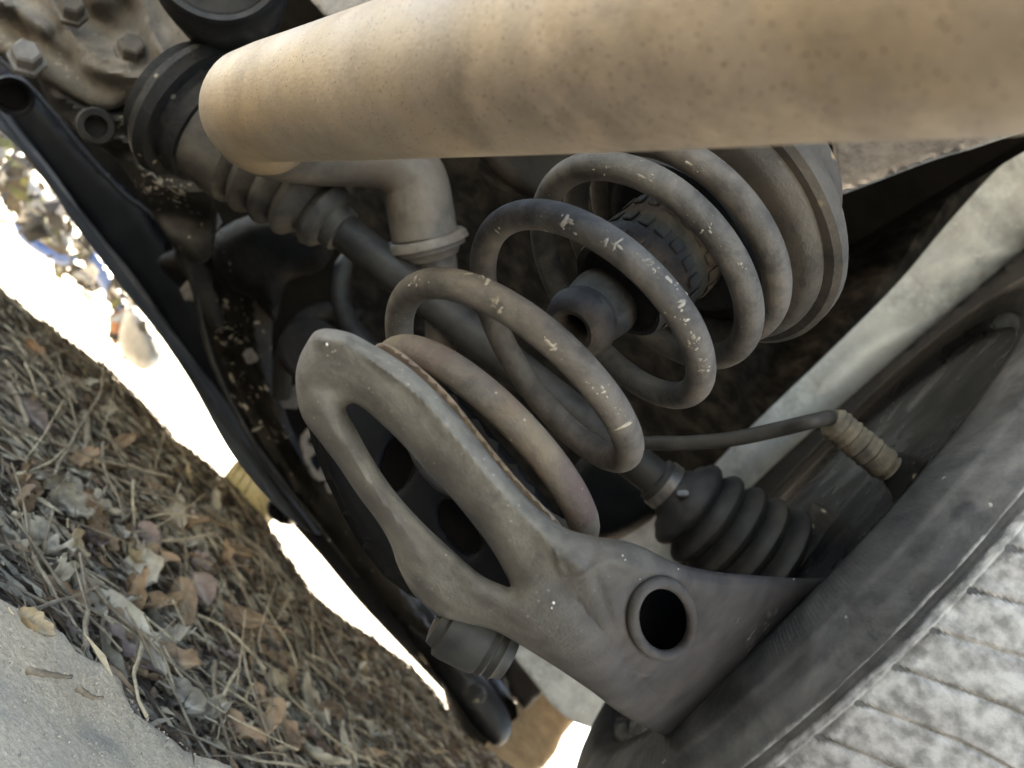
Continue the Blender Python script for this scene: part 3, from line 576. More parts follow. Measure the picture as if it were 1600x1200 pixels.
# --- wheel
WS = .87                                        # tyre of 0.53 m across
TC = np.array([0.2184, 0.1057, 0.6184]); TA = np.array([0.72123, 0.65863, -0.21455])
C0 = V(TC); AX = D(TA).normalized(); e1 = AX.orthogonal().normalized(); e2 = AX.cross(e1)
wheel = empty('rear_wheel'); own(wheel)
def tyre():
    prof = [(.030, .240), (.018, .239), (.008, .240), (.002, .243), (-.002, .248), (-.004, .256), (-.0045, .266), (-.003, .276), (.000, .285), (.003, .292), (.0045, .2945), (.006, .2950), (.0075, .2965), (.012, .301)]
    s0 = prof[-1][0]
    for s in np.arange(.015, .186, .0028): prof.append((float(s), .3035 + .0125 * (1 - ((s - .1) / .088) ** 2)))
    prof += [(.190, .300), (.197, .290), (.204, .275), (.206, .265), (.203, .25), (.196, .243), (.188, .24), (.17, .239)]
    prof = np.array(prof); S, Rr = prof[:, 0], prof[:, 1]; NP = 3200
    # finer steps only where the photograph looks: uniform is cheap enough
    ph = np.linspace(0, 2 * np.pi, NP, endpoint=False)
    PH, SS = np.meshgrid(ph, S, indexing='ij'); RR = np.broadcast_to(Rr, PH.shape).copy(); DU = np.zeros(PH.shape)
    def gv(x, w): return np.exp(-(x / w) ** 4)
    onT = (SS > .012) & (SS < .19)
    # two fine circumferential ribs near the shoulder
    RR += onT * (.0034 * gv(SS - .0265, .0016) + .0034 * gv(SS - .0345, .0014) - .0030 * gv(SS - .0305, .0026) - .002 * gv(SS - .019, .0013))
    # lateral sipes, slightly curved
    npt = 70; pos = PH * npt / (2 * np.pi) + .7 * ((SS - .05) / .14) + .55 * np.sin((SS - .05) * 26) + .06 * np.sin(PH * 11)
    fr = (pos + .5) % 1 - .5; dist = fr * (2 * np.pi * .315 / npt)
    on2 = (SS > .037) & (SS < .185)
    RR -= on2 * (.0020 * gv(dist, .0012)) * np.clip((SS - .037) / .006, 0, 1)
    # circumferential grooves further in
    for gs in (.128,): RR -= .007 * gv(SS - gs, .0045)
    # shoulder hatching marks on the sidewall edge
    hp = (PH * 420 / (2 * np.pi) + SS * 160) % 1
    pass
    RR += ((SS > .016) & (SS < .19)) * .0006 * np.sin(PH * 53 + SS * 90) * np.sin(PH * 17 - SS * 60)
    hq = (PH * 330 / (2 * np.pi) + RR * 55) % 1; SS = SS - .0004 * np.clip(np.sin(hq * 6.28), 0, 1) * (RR > .262) * (RR < .290) * (SS < .004) * (np.sin(PH * 7 + 1) > -.5)
    DU = np.clip((SS - .023) / .024, 0, 1) * onT * .66 - .6 * np.clip((.268 - RR) / .012, 0, 1) * (SS < .1) - .22 * on2 * gv(dist, .0015) - .3 * gv(SS - .128, .005)  # bead zone pushed negative for its painted shade, the rest is dust
    DU += .36 * gv(SS - .0265, .0020) + .32 * gv(SS - .0345, .0018) + onT * .05
    SS = SS * WS; RR = RR * WS; c = np.array(C0); a = np.array(AX); u = np.array(e1); v = np.array(e2)
    XYZ = c + SS[..., None] * a + RR[..., None] * (np.cos(PH)[..., None] * u + np.sin(PH)[..., None] * v)
    m = len(S); vs = XYZ.reshape(-1, 3); me = bpy.data.meshes.new('tyre')
    i = np.arange(NP)[:, None]; j = np.arange(m - 1)[None, :]; i2 = (i + 1) % NP
    F = np.stack([i * m + j, i2 * m + j, i2 * m + j + 1, i * m + j + 1], -1).reshape(-1, 4)
    me.vertices.add(len(vs)); me.vertices.foreach_set('co', vs.ravel()); me.loops.add(F.size); me.loops.foreach_set('vertex_index', F.ravel().astype(np.int32))
    me.polygons.add(len(F)); me.polygons.foreach_set('loop_start', np.arange(0, F.size, 4, dtype=np.int32)); me.update(calc_edges=True); me.validate()
    at = me.attributes.new('dusty', 'FLOAT', 'POINT'); at.data.foreach_set('value', DU.ravel().astype(np.float32))  # holds dust, and the bead zone's painted shade as negative values
    me.flip_normals() if hasattr(me, 'flip_normals') else None
    return link('tyre', me, M_TYRE)
ty = tyre(); own(ty, 'worn black tyre with pale dust on its tread', wheel)
rim = lathe('rim', C0, AX, [(q_ * WS, w_ * WS) for q_, w_ in [(.010, .239), (.004, .243), (.002, .240), (.006, .233), (.028, .229), (.034, .220), (.070, .214), (.078, .205), (.120, .200), (.150, .198), (.156, .180), (.160, .08), (.165, .0)]], M_RIM, seg=120, ang=50); own(rim, 'black enamelled rim barrel', wheel)
own(lathe('brake_drum', C0 + AX * .03, AX, [(0, .03), (0, .10), (.004, .108), (.05, .11), (.05, .02)], M_DARK, seg=64), None, wheel)

# --- handbrake cable/brake line to the wheel
line = own(pix_tube('brake_line', [(960, 692, .47, .0042), (1010, 692, .46, .0042), (1080, 692, .45, .0042), (1150, 685, .44, .0042), (1220, 670, .43, .0042), (1275, 657, .42, .004), (1300, 654, .455, .0046), (1320, 672, .45, .005)], M_SHAFT), 'thin dark brake line ending in a dusty ribbed sleeve')
a = P(1297, 655, .455); b = P(1392, 735, .455)
pr = [(0, .0045), (0, .007), (.002, .0085)]
for k in range(9): pr += [(.003 + k * .0037, .0094 + .0006 * (k % 2)), (.0045 + k * .0037, .0089)]
pr += [(.038, .0098), (.040, .0095), (.0402, .0075), (.043, .0075), (.044, .0085), (.045, .005)]
own(lathe('hose_sleeve', a, b - a, pr, M_HOSEEND, seg=28, wob=.02), 'dusty ribbed hose sleeve', line)
own(relief('cable_bracket', [(1372, 712), (1400, 706), (1440, 715), (1470, 735), (1440, 760), (1400, 790), (1392, 770), (1378, 748)], [(1380, 720, .455), (1470, 740, .475), (1400, 790, .46)], M_DARK, edge=8, dome=.003, thick=.004, step=8), None, line)
own(relief('knuckle', [(1270, 785), (1320, 800), (1400, 760), (1420, 800), (1400, 900), (1300, 910), (1240, 870), (1260, 820)], [(1300, 800, .56), (1400, 850, .56), (1280, 890, .56)], M_DARK, edge=14, dome=.01, thick=.02, step=9), 'dark hub knuckle behind the boot')

# --- housings, upper left
case = own(relief('gearbox_case', [(-60, -60), (120, -60), (290, -60), (330, 20), (330, 110), (315, 165), (270, 150), (215, 150), (165, 172), (110, 150), (60, 118), (20, 95), (-60, 40)],
    [(0, 0, .72), (300, 0, .66), (200, 150, .68)], M_CASE, edge=22, dome=.012, thick=.10, step=8, rough=.0015,
    feats=[([(-40, -20), (60, 40), (150, 105), (250, 125)], 16, .022), ([(60, -40), (100, 40), (140, 80), (200, 100)], 9, .016), ([(130, 20), (180, 40), (200, 20)], 26, -.02), ([(90, 60), (110, 90)], 20, -.018), ([(210, -30), (240, 60), (270, 110)], 14, .016), ([(20, 30), (40, 60)], 20, -.02), ([(130, -40), (150, 0)], 18, .02)]), 'dusty cast metal gearbox housing')
own(relief('gearbox_lower_case', [(60, 112), (120, 150), (170, 172), (230, 148), (320, 150), (345, 240), (340, 330), (330, 400), (300, 410), (270, 380), (235, 330), (190, 260), (140, 220), (100, 190), (70, 150)],
    [(60, 120, .72), (320, 150, .66), (300, 400, .72)], M_DARK, edge=18, dome=.012, thick=.12, step=8, rough=.002,
    feats=[([(90, 150), (160, 185), (230, 190)], 9, .012), ([(150, 197)], 30, .02), ([(130, 205), (200, 222), (235, 222)], 8, .014), ([(240, 330), (280, 340), (310, 345)], 22, -.02), ([(200, 250), (260, 290), (320, 300)], 10, .01), ([(230, 170), (250, 220), (255, 280)], 12, -.012)]), 'black mud-flecked lower gearbox flange')
def ray_mud(o, centres, seed):
    b_ = bmesh.new(); b_.from_mesh(o.data); tr = _bt.BVHTree.FromBMesh(b_); q_ = random.Random(seed); out = []
    for (x, y, w_, n_, sz) in centres:
        for _ in range(n_):
            d_ = (P(x + q_.gauss(0, w_), y + q_.gauss(0, w_ * .6), 1) - CO).normalized(); h_ = tr.ray_cast(CO, d_)
            if h_[0] is not None and h_[1].dot(d_) < -.15: out.append((h_[0], h_[1], CR + CU * q_.uniform(-1, 1), sz * q_.choice([.4, .6, 1, 1.5])))
    if out: mud('dried_mud', out, o, seed)
glc = [o for o in COL.objects if o.name == 'gearbox_lower_case'][0]
ray_mud(glc, [(265, 290, 18, 40, .0016), (235, 300, 12, 20, .0016), (215, 185, 14, 26, .0012), (185, 130, 30, 30, .0012), (205, 150, 25, 20, .001), (230, 255, 12, 16, .0012), (260, 320, 20, 14, .0014), (150, 190, 30, 20, .0008)], 11)
ray_mud(case, [(120, 120, 60, 40, .001), (240, 120, 30, 30, .0012), (60, 60, 40, 30, .001)], 12)
def bolt(x, y, d, r, par, m):
    c = P(x, y, d); ax = (c - CO).normalized() * -1 + CU * .55; ax.normalize()
    b = own(lathe('bolt', c - ax * .012, ax, [(0, r * 1.25), (.006, r * 1.3), (.0062, r), (.018, r * .98), (.020, r * .8), (.020, 0)], m, seg=6, ang=20), None, par); return b
bolt(205, 74, .655, .0105, case, M_CASE); bolt(42, 86, .67, .0115, case, M_GREYBR); bolt(112, 10, .66, .010, case, M_CASE)
own(lathe('oil_plug', P(150, 197, .655), P(150, 197, .60) - P(150, 197, .655), [(0, .015), (.008, .0145), (.012, .0135), (.012, .0085), (.002, .0075), (.001, 0)], M_DARK, seg=24), None, case)
mount = own(lathe('rubber_mount', P(338, -72, .50), P(368, 60, .64) - P(338, -72, .50), [(.03, .0), (.03, .030), (.004, .034), (.0, .037), (-.001, .0405), (.003, .0425), (.03, .0425), (.032, .0435), (.045, .042), (.075, .038), (.1, .034), (.14, .03), (.14, 0)], M_RUBBER, seg=64), 'black cylindrical rubber mount behind the pipe end')
own(pix_tube('mount_pin', [(300, -54, .5, .003), (345, -62, .5, .004), (400, -56, .5, .003)], M_SEAT, seg=12), None, mount)
own(relief('tank_bottom', [(460, -60), (700, -60), (640, -20), (560, 20), (520, 30), (495, 10)], [(500, 0, .66), (650, -20, .6), (560, -50, .66)], M_GREYBR, edge=14, dome=.01, thick=.03, step=10))

# --- sub-frame pieces in the middle left
own(relief('sub_frame', [(246, 410), (290, 385), (330, 372), (380, 345), (450, 350), (470, 400), (440, 450), (425, 520), (430, 590), (452, 660), (490, 730), (540, 790), (600, 870), (650, 950), (690, 1000), (650, 985), (590, 930), (520, 850), (460, 770), (400, 690), (350, 600), (322, 520), (300, 470)],
    [(250, 400, .95), (450, 380, .85), (460, 700, .95), (680, 980, 1.05), (330, 560, .98)], M_BROWN, edge=22, dome=.02, thick=.06, step=9, rough=.002,
    feats=[([(400, 420), (395, 520), (420, 620), (470, 720)], 12, .018), ([(300, 400), (340, 440), (350, 480)], 24, .02), ([(360, 560), (420, 680), (480, 770)], 10, -.02)]), 'brown dusty sub-frame member')
own(relief('frame_horn', [(330, 372), (420, 330), (520, 360), (505, 420), (450, 440), (430, 500), (400, 470), (350, 440)], [(350, 400, .86), (500, 380, .8), (430, 470, .85)], M_DARK, edge=30, dome=.03, thick=.04, step=9))
own(pix_tube('curved_hose', [(545, 400, .85, .008), (532, 430, .84, .010), (532, 470, .84, .011), (548, 510, .83, .011), (580, 548, .82, .010), (620, 590, .82, .010)], M_SHAFT), 'dark curved hose')
own(pix_tube('bent_hose', [(440, 620, .88, .010), (445, 560, .86, .011), (470, 505, .84, .011), (510, 485, .84, .010), (560, 500, .84, .009)], M_DARK), 'dark bent hose')
own(lathe('link_bush', P(482, 548, .86), P(482, 548, .8) - P(470, 556, .86), [(0, .012), (0, .030), (.004, .033), (.03, .033), (.034, .03), (.034, 0)], M_DARK, seg=36))
ray_mud([o for o in COL.objects if o.name == 'sub_frame'][0], [(370, 520, 22, 40, .0022), (350, 480, 16, 20, .002), (400, 600, 26, 30, .002), (440, 680, 20, 20, .002)], 13)
for (x, y, d, rd) in [(300, 455, .9, .010), (455, 620, .92, .012), (395, 555, .93, .009), (520, 760, 1.0, .010), (330, 345, .8, .008)]:
    own(lathe('frame_bolt', P(x, y, d), CO - P(x, y, d), [(0, rd * 1.3), (.006, rd * 1.3), (.007, rd), (.02, rd), (.023, 0)], M_GREYBR, seg=6, ang=20))
own(pix_tube('cable', [(250, 330, .75, .003), (300, 440, .8, .003), (330, 560, .85, .003), (400, 700, .92, .003), (480, 800, 1.0, .003), (560, 900, 1.05, .003)], M_DARK, seg=10), 'thin black cable along the sub-frame')
own(relief('cast_rib', [(270, 390), (300, 372), (330, 420), (350, 500), (330, 510), (300, 450)], [(300, 430, .88)], M_DARK, edge=8, dome=.01, thick=.02, step=8))
own(relief('lower_bracket', [(520, 700), (548, 720), (585, 780), (600, 820), (570, 815), (535, 760)], [(560, 760, .95)], M_GREYBR, edge=7, dome=.008, thick=.012, step=8))
# bracket with two triangular windows
own(relief('triangle_bracket', [(470, 680), (500, 660), (520, 690), (512, 745), (490, 748), (474, 715)], [(490, 700, .88)], M_GREYBR, holes=[[(482, 690), (498, 678), (503, 700)], [(486, 716), (504, 708), (498, 735)]], edge=4, dome=.004, thick=.012, step=6, n=3), 'small bracket with triangular windows')
own(relief('underbody_plate', [(470, 760), (540, 740), (600, 800), (640, 880), (700, 980), (760, 1060), (800, 1130), (770, 1165), (700, 1080), (620, 970), (540, 870), (480, 800)], [(500, 780, 1.1), (780, 1120, 1.3), (600, 900, 1.15), (560, 760, 1.1), (700, 1080, 1.25), (640, 880, 1.2)], M_BLACK, edge=14, dome=.02, thick=.06, step=12, rough=.004,
    feats=[([(540, 800), (600, 860)], 14, -.03), ([(600, 900), (640, 930)], 16, .03), ([(690, 1010), (730, 1060)], 18, .02)]))
for (x, y, r) in [(552, 800, .014), (575, 838, .010), (608, 878, .013), (512, 802, .012), (640, 918, .010), (745, 1085, .012), (655, 968, .009)]:
    own(lathe('bolt_head', P(x, y, 1.08), P(x, y, 1.0) - P(x, y, 1.08), [(0, r * 1.2), (.01, r * 1.2), (.012, r), (.03, r * .95), (.034, 0)], M_GREYBR if r > .0125 else M_DARK, seg=8))
own(pix_tube('wiring_loop', [(560, 745, 1.0, .004), (590, 780, 1.0, .004), (575, 812, 1.0, .004), (540, 812, 1.0, .004), (520, 790, 1.0, .004)], M_GREYBR, seg=10))

# --- long dark undertray and sill trim along the bright gap
own(relief('floor_underside', [(-160, -120), (700, -140), (1000, 100), (1000, 500), (900, 900), (760, 1150), (730, 1120), (640, 1025), (560, 940), (500, 868), (440, 800), (380, 721), (350, 677), (297, 576), (253, 522), (206, 465), (139, 376), (108, 332), (66, 262), (0, 199), (-160, 60)],
    [(0, 150, 1.75), (300, 500, 1.85), (540, 800, 2.0), (100, 250, 1.78), (400, 680, 1.92), (-100, 20, 1.7), (900, 100, 1.6), (900, 800, 1.8), (600, 300, 1.7), (750, 1130, 1.9)], M_BODY, edge=22, dome=.03, thick=.05, step=18, rough=.004), 'dusty dark floor of the car far behind the suspension')
own(relief('undertray', [(-120, -20), (0, 95), (70, 160), (150, 250), (240, 340), (330, 500), (450, 660), (560, 800), (520, 830), (440, 780), (340, 660), (230, 480), (100, 310), (0, 190), (-120, 80)],
    [(0, 150, 1.25), (300, 500, 1.35), (540, 800, 1.5), (100, 250, 1.28), (400, 680, 1.42), (-100, 20, 1.2)], M_BLACK, edge=16, dome=.02, thick=.05, step=12), 'long black plastic undertray')
own(pix_tube('undertray_edge', [(-40, 60, 1.0, .0035), (50, 140, 1.0, .0035), (130, 235, 1.0, .0035), (190, 300, 1.0, .0035), (235, 335, 1.0, .003), (300, 400, 1.0, .003)], M_DARK, seg=10))
own(pix_tube('sill_trim', [(-40, 160, 1.16, .005), (20, 212, 1.16, .007), (70, 268, 1.17, .009), (130, 350, 1.18, .007), (190, 420, 1.2, .008), (250, 500, 1.22, .006), (310, 594, 1.25, .009), (370, 684, 1.3, .012), (410, 740, 1.35, .013), (450, 785, 1.4, .008)], M_TRIM, seg=20), 'dusty beige sill trim catching light')
own(relief('sill_panel', [(-60, 60), (0, 130), (60, 205), (120, 285), (190, 370), (260, 455), (330, 560), (400, 660), (460, 740), (520, 815), (490, 835), (430, 790), (372, 722), (340, 672), (300, 600), (250, 525), (200, 462), (140, 382), (106, 336), (62, 266), (0, 203), (-60, 140)],
    [(0, 160, 1.24), (300, 560, 1.32), (500, 820, 1.45), (150, 360, 1.26)], M_TRIM, edge=7, dome=.006, thick=.02, step=8, rough=.002,
    feats=[([(0, 175), (80, 280), (150, 370), (240, 480)], 4, .008), ([(60, 220), (200, 385), (320, 560)], 3, .007), ([(330, 600), (390, 700), (450, 770)], 5, .012), ([(250, 480), (300, 560), (340, 640)], 4, -.012)]), 'dark weathered sill edge with dull scuffs')
own(lathe('frame_tube', P(20, 150, .98), P(20, 150, .9) - P(20, 150, .98), [(0, .0), (.0, .016), (.02, .017), (.022, .022), (-.02, .024)][::-1], M_BLACK, seg=32))
# --- underbody behind the spring, felt, bracket, liner
own(relief('underbody_panel', [(560, 200), (800, 180), (1100, 190), (1400, 200), (1640, 190), (1560, 262), (1480, 350), (1400, 445), (1290, 555), (1172, 668), (1100, 742), (1040, 790), (940, 862), (860, 900), (760, 860), (660, 760), (560, 560), (540, 400)],
    [(560, 300, .98), (1600, 200, .80), (900, 850, .98)], M_FELT, edge=20, dome=.012, thick=.03, step=14,
    feats=[([(1300, 560), (1400, 420), (1530, 260)], 34, .03), ([(1180, 620), (1330, 400), (1400, 300)], 26, -.025), ([(760, 240), (820, 300), (900, 330)], 60, .03)]), 'black felted underbody lining')
own(relief('shiny_shield', [(880, 760), (930, 700), (1010, 760), (1030, 800), (950, 850), (890, 840), (870, 800)], [(880, 760, .78), (1000, 840, .8), (950, 700, .78)], M_BLACK, edge=20, dome=.02, thick=.01, step=10))
own(relief('rounded_tank', [(740, 215), (900, 215), (900, 330), (860, 325), (810, 300), (770, 270)], [(800, 250, .72)], M_BROWN, edge=30, dome=.02, thick=.02, step=10))
own(relief('grey_bracket', [(1302, 180), (1460, 180), (1620, 190), (1540, 226), (1460, 250), (1380, 280), (1310, 306), (1275, 312), (1290, 290), (1303, 280), (1302, 230)], [(1300, 250, .60), (1600, 200, .5), (1400, 220, .56)], mat('zinc_shield', (.36, .35, .34), (.50, .48, .46), .5, 26, .7, 0, .8, 200, bdist=.002), edge=7, dome=.006, thick=.012, step=8, feats=[([(1285, 308), (1380, 278), (1460, 247), (1560, 222)], 6, .006)]), 'pale grey bracket edge beside the spring seat')
own(relief('seat_tab', [(1215, 210), (1250, 215), (1255, 240), (1290, 300), (1280, 310), (1250, 290), (1235, 250)], [(1250, 250, .50)], M_SEAT, edge=5, dome=.004, thick=.008, step=7))
own(relief('wheel_well', [(1640, 352), (1600, 388), (1450, 515), (1300, 645), (1180, 755), (1080, 860), (1010, 960), (1100, 1000), (1300, 900), (1500, 700), (1700, 500), (1760, 380)], [(1600, 388, .955), (1300, 645, .985), (1040, 930, 1.02), (1700, 500, .955)], M_BLACK, edge=6, dome=.003, thick=.006, step=14), 'black inner wheel well edge beside the liner')
liner = own(relief('wheel_arch_liner', [(1670, 80), (1600, 150), (1520, 242), (1440, 330), (1360, 427), (1250, 538), (1132, 650), (1060, 724), (1000, 772), (910, 846), (840, 910), (790, 990), (830, 1060), (900, 1130), (1010, 1120), (1200, 900), (1400, 700), (1750, 400), (1760, 120)],
    [(1600, 200, .98), (1200, 650, 1.02), (860, 1000, 1.06), (1700, 350, .98), (1000, 1100, 1.08), (1300, 700, 1.02)], M_LINER, edge=6, dome=.004, thick=.006, step=12,
    feats=[([(1440, 420), (1520, 400), (1620, 395)], 14, .008), ([(1290, 600), (1360, 540), (1460, 500)], 16, .010)]), 'pale grey pebbled wheel arch liner')

# ------------------------------------------------------------------ leaf litter
def leaf_mesh(name, L, W, curl, crumple, m, seed, lobes=0, tip=1.0):
    r = np.random.default_rng(seed); nu, nv = 15, 8; vs = []; ve = []
    fr = [(r.uniform(2, 7), r.uniform(2, 7), r.uniform(0, 6.28)) for _ in range(5)]
    for i in range(nu + 1):
        u = i / nu; wdt = W * (math.sin(math.pi * min(max(u, .0), 1) ** .85) ** .75) * (1 + .022 * math.sin(u * 31 + seed) + .035 * math.sin(u * 11 + seed * 2) + lobes * .35 * math.sin(u * 19)) + .0004
        for j in range(-nv // 2, nv // 2 + 1):
            v = j / (nv / 2); x = (u - .5) * L
            an = 2.6 * curl * (.6 + .4 * math.sin(u * 5 + seed)) + 1e-3; y = math.sin(an * v) / an * wdt / 2; z = (1 - math.cos(an * v)) / an * wdt / 2
            bn = curl * 1.8; z += L * .5 * bn * (u - .5) ** 2
            n_ = sum(math.sin(a * u * 4 + b * v * 2.2 + c) for a, b, c in fr) / 5
            z += crumple * L * .11 * n_; y += crumple * L * .05 * math.sin(u * 13 + seed + v * 2)
            z += crumple * L * .07 * v * v * math.sin(u * 23 + seed * 3 + 2 * v) - .0010 * math.exp(-(v * 4) ** 2)
            sv = abs(((u * 8 + abs(v) * 1.6) % 1) - .5) < .07
            z += .0006 if sv else 0
            vs.append((x, y, z)); ve.append(1.0 if j == 0 else (.35 if sv else 0))
    w1 = nv + 1; fs = [(i * w1 + j, (i + 1) * w1 + j, (i + 1) * w1 + j + 1, i * w1 + j + 1) for i in range(nu) for j in range(nv)]
    # stalk
    b = len(vs); 
    for k in range(4):
        q = -L / 2 - k * L * .07
        vs += [(q, -.0005, .0002 * k * k), (q, .0005, .0002 * k * k), (q, 0, .0009 + .0002 * k * k)]; ve += [1, 1, 1]
    for k in range(3):
        for j in range(3): j2 = (j + 1) % 3; fs.append((b + k * 3 + j, b + k * 3 + j2, b + k * 3 + 3 + j2, b + k * 3 + 3 + j))
    me = bpy.data.meshes.new(name); me.from_pydata(vs, [], fs); me.materials.append(m); me.polygons.foreach_set('use_smooth', [True] * len(me.polygons))
    at = me.attributes.new('vein', 'FLOAT', 'POINT'); at.data.foreach_set('value', np.array(ve, np.float32)); me.update(); return me

def ground_hit(px, py):
    """where the line of sight through a photo pixel meets the ground"""
    d = (P(px, py, 1) - CO)
    t = .2
    while t < 3:
        p = CO + d * t
        if p.z < float(ground_z(p.x, p.y)): return p
        t += .003
    return None
def place(o, p, yaw, tilt, roll, lift=.004):
    from mathutils import Euler
    e = 0.02
    gx = float(ground_z(p.x + e, p.y) - ground_z(p.x - e, p.y)) / (2 * e); gy = float(ground_z(p.x, p.y + e) - ground_z(p.x, p.y - e)) / (2 * e)
    nrm = Vector((-gx, -gy, 1)).normalized()
    q = nrm.to_track_quat('Z', 'Y'); o.rotation_euler = (q.to_matrix() @ Euler((tilt, roll, yaw)).to_matrix()).to_euler()
    o.location = (p.x, p.y, float(ground_z(p.x, p.y)) + lift)

hero = [ # px, py, length, width, yaw, tilt, roll, curl, crumple, material, label
    (38, 655, .045, .028, .6, .7, .2, .5, .5, 'mauve', 'crinkled mauve-grey leaf at the left edge of the litter'),
    (75, 790, .050, .034, .2, .5, -.1, .8, .9, 'grey', 'tightly crumpled grey leaf with a wrinkled skin'),
    (8, 790, .040, .026, 1.6, .8, .3, .9, .6, 'brown', 'curled red-brown leaf cut by the left picture edge'),
    (125, 800, .040, .022, .4, .3, .2, .9, .6, 'brown', 'reddish brown leaf curling over below the crumpled grey leaf'),
    (45, 545, .034, .022, .3, .5, .0, .3, .2, 'orange', 'small bright orange leaf near the top of the litter'),
    (178, 582, .018, .011, .8, 1.0, .3, .4, .2, 'green', 'tiny fresh green leaf standing against the bright gap'),
    (272, 955, .064, .026, -1.05, 1.0, .2, .35, .12, 'brown', 'long veined brown leaf standing on edge in the litter'),
    (300, 925, .034, .030, -.6, .9, .1, .2, .4, 'mauve', 'dull pinkish leaf behind the long veined leaf'),
    (205, 900, .045, .034, -1.0, .9, .3, .6, .8, 'grey', 'large mottled grey leaf leaning behind the pale twig'),
    (40, 860, .050, .030, .1, .4, -.2, .8, 1.0, 'grey', 'ragged pale grey leaf lying at the lip of the dust bank'),
    (400, 1150, .036, .020, -1.2, .7, .2, .9, .7, 'brown', 'small curled chestnut leaf on the fine debris'),
    (130, 600, .060, .030, -.5, .8, .0, .3, .4, 'grey', 'long pale grey leaf lying along the shaded litter'),
    (215, 840, .030, .022, .3, .7, .1, .4, .4, 'mauve', 'rounded dusky pink leaf above the twig'),
    (15, 1000, .020, .014, .3, .1, .0, .6, .4, 'tan', 'small tan scrap of leaf lying on the dust bank'),
    (100, 940, .040, .024, .9, .3, .2, .9, 1.0, 'grey', 'shredded grey leaf hanging over the dust bank edge'),
    (420, 1075, .040, .022, -.4, .3, .1, .3, .2, 'tan', 'flat ochre leaf lying between twigs and pale roots'),
    (95, 868, .034, .018, .2, .4, .5, 1.0, .6, 'tan', 'pale tan leaf rolled up beside the ragged grey leaf'),
]
for i, (px, py, L, W, yaw, tilt, roll, curl, cr, mk, lab) in enumerate(hero):
    p = ground_hit(px, py + 8)
    if p is None: continue
    o = bpy.data.objects.new('dried_leaf' if mk != 'green' else 'green_leaf', leaf_mesh('leaf', L, W, curl, cr, LM[mk], 100 + i)); COL.objects.link(o)
    place(o, p, yaw, tilt, roll, .010 if mk != 'green' else .02)
    tag(o, lab, 'leaf')
protos = []
specs = [('brown', .05, .022, .45, .7), ('brown', .04, .02, .8, .5), ('grey', .045, .022, .5, .4), ('grey', .038, .018, .9, .7), ('brown', .045, .018, .5, .4), ('mauve', .042, .020, .4, .35), ('tan', .032, .013, .6, .4), ('grey', .056, .020, .3, .3), ('brown', .034, .016, .9, .8), ('mauve', .036, .016, .6, .5), ('grey', .030, .016, 1.0, .9), ('brown', .055, .020, .3, .25), ('grey', .05, .014, .8, .3)]
for k, (mk, L, W, cu, cr) in enumerate(specs): protos.append((leaf_mesh('leaf', L, W, cu, cr, LM[mk], 300 + k), mk))
gl = {'grey': 'crumpled grey dry leaf among the litter below the car', 'brown': 'curled brown dry leaf among the litter below the car', 'mauve': 'dull purplish dry leaf among the litter below the car', 'tan': 'pale tan dry leaf among the litter below the car'}
cnt = 0; tries = 0
while cnt < 260 and tries < 4000:
    tries += 1
    py = random.uniform(430, 1200); px = random.uniform(0, 700)
    p = ground_hit(px, py)
    if p is None or p.y - .8 * p.x < .505 or p.y > 1.5: continue
    if random.random() > min(1, .30 + .5 * (p.y)): pass
    me, mk = random.choice(protos)
    o = bpy.data.objects.new('dried_leaf', me); COL.objects.link(o)
    place(o, p, random.uniform(0, 6.28), random.gauss(.1, .35), random.gauss(0, .35), random.uniform(.002, .010))
    s = random.choice([.4, .55, .7, .9, 1.2, 1.5]) * random.uniform(.8, 1.15) * (.65 if p.y > .9 else 1); o.scale = (s, s, s)
    yy_ = p.y + .18 * p.x; big = 'large' if s > 1.05 else ('small' if s < .55 else 'mid-sized')
    zone = 'beside the pale dust bank' if yy_ < .62 else ('in the middle of the litter' if yy_ < .85 else 'on the far shaded rise')
    lab_ = big + ' ' + {'grey': 'crumpled grey', 'brown': 'curled brown', 'mauve': 'dull purplish', 'tan': 'pale tan'}[mk] + ' dry leaf lying ' + zone
    tag(o, lab_, 'leaf', 'leaves: ' + big + ' ' + mk + ' ' + zone); cnt += 1

# twigs, individually built from a few shapes
def twig_mesh(name, L, r, m, seed, fork=False):
    rr = np.random.default_rng(seed); n = 12; pts = []; q = np.zeros(3); dr = np.array([1., 0, 0])
    for k in range(n + 1):
        pts.append(Vector(q - np.array([L / 2, 0, 0]))); dr = dr + rr.normal(0, .09, 3) * [0, 1, .6]; dr /= np.linalg.norm(dr); q = q + dr * L / n
    vs, fs = tube_data(pts, [r * (1 - .5 * k / n) * (1 + .25 * (k % 4 == 0)) for k in range(n + 1)], 7)
    if fork:
        b = pts[5]; v2, f2 = tube_data([b + Vector((k * L * .05, k * L * .035, k * L * .01)) for k in range(6)], [r * .55 * (1 - .1 * k) for k in range(6)], 6); o = len(vs); vs += v2; fs += [tuple(a + o for a in f) for f in f2]
    me = bpy.data.meshes.new(name); me.from_pydata([tuple(v) for v in vs], [], fs); me.materials.append(m); me.polygons.foreach_set('use_smooth', [True] * len(me.polygons)); me.update(); return me
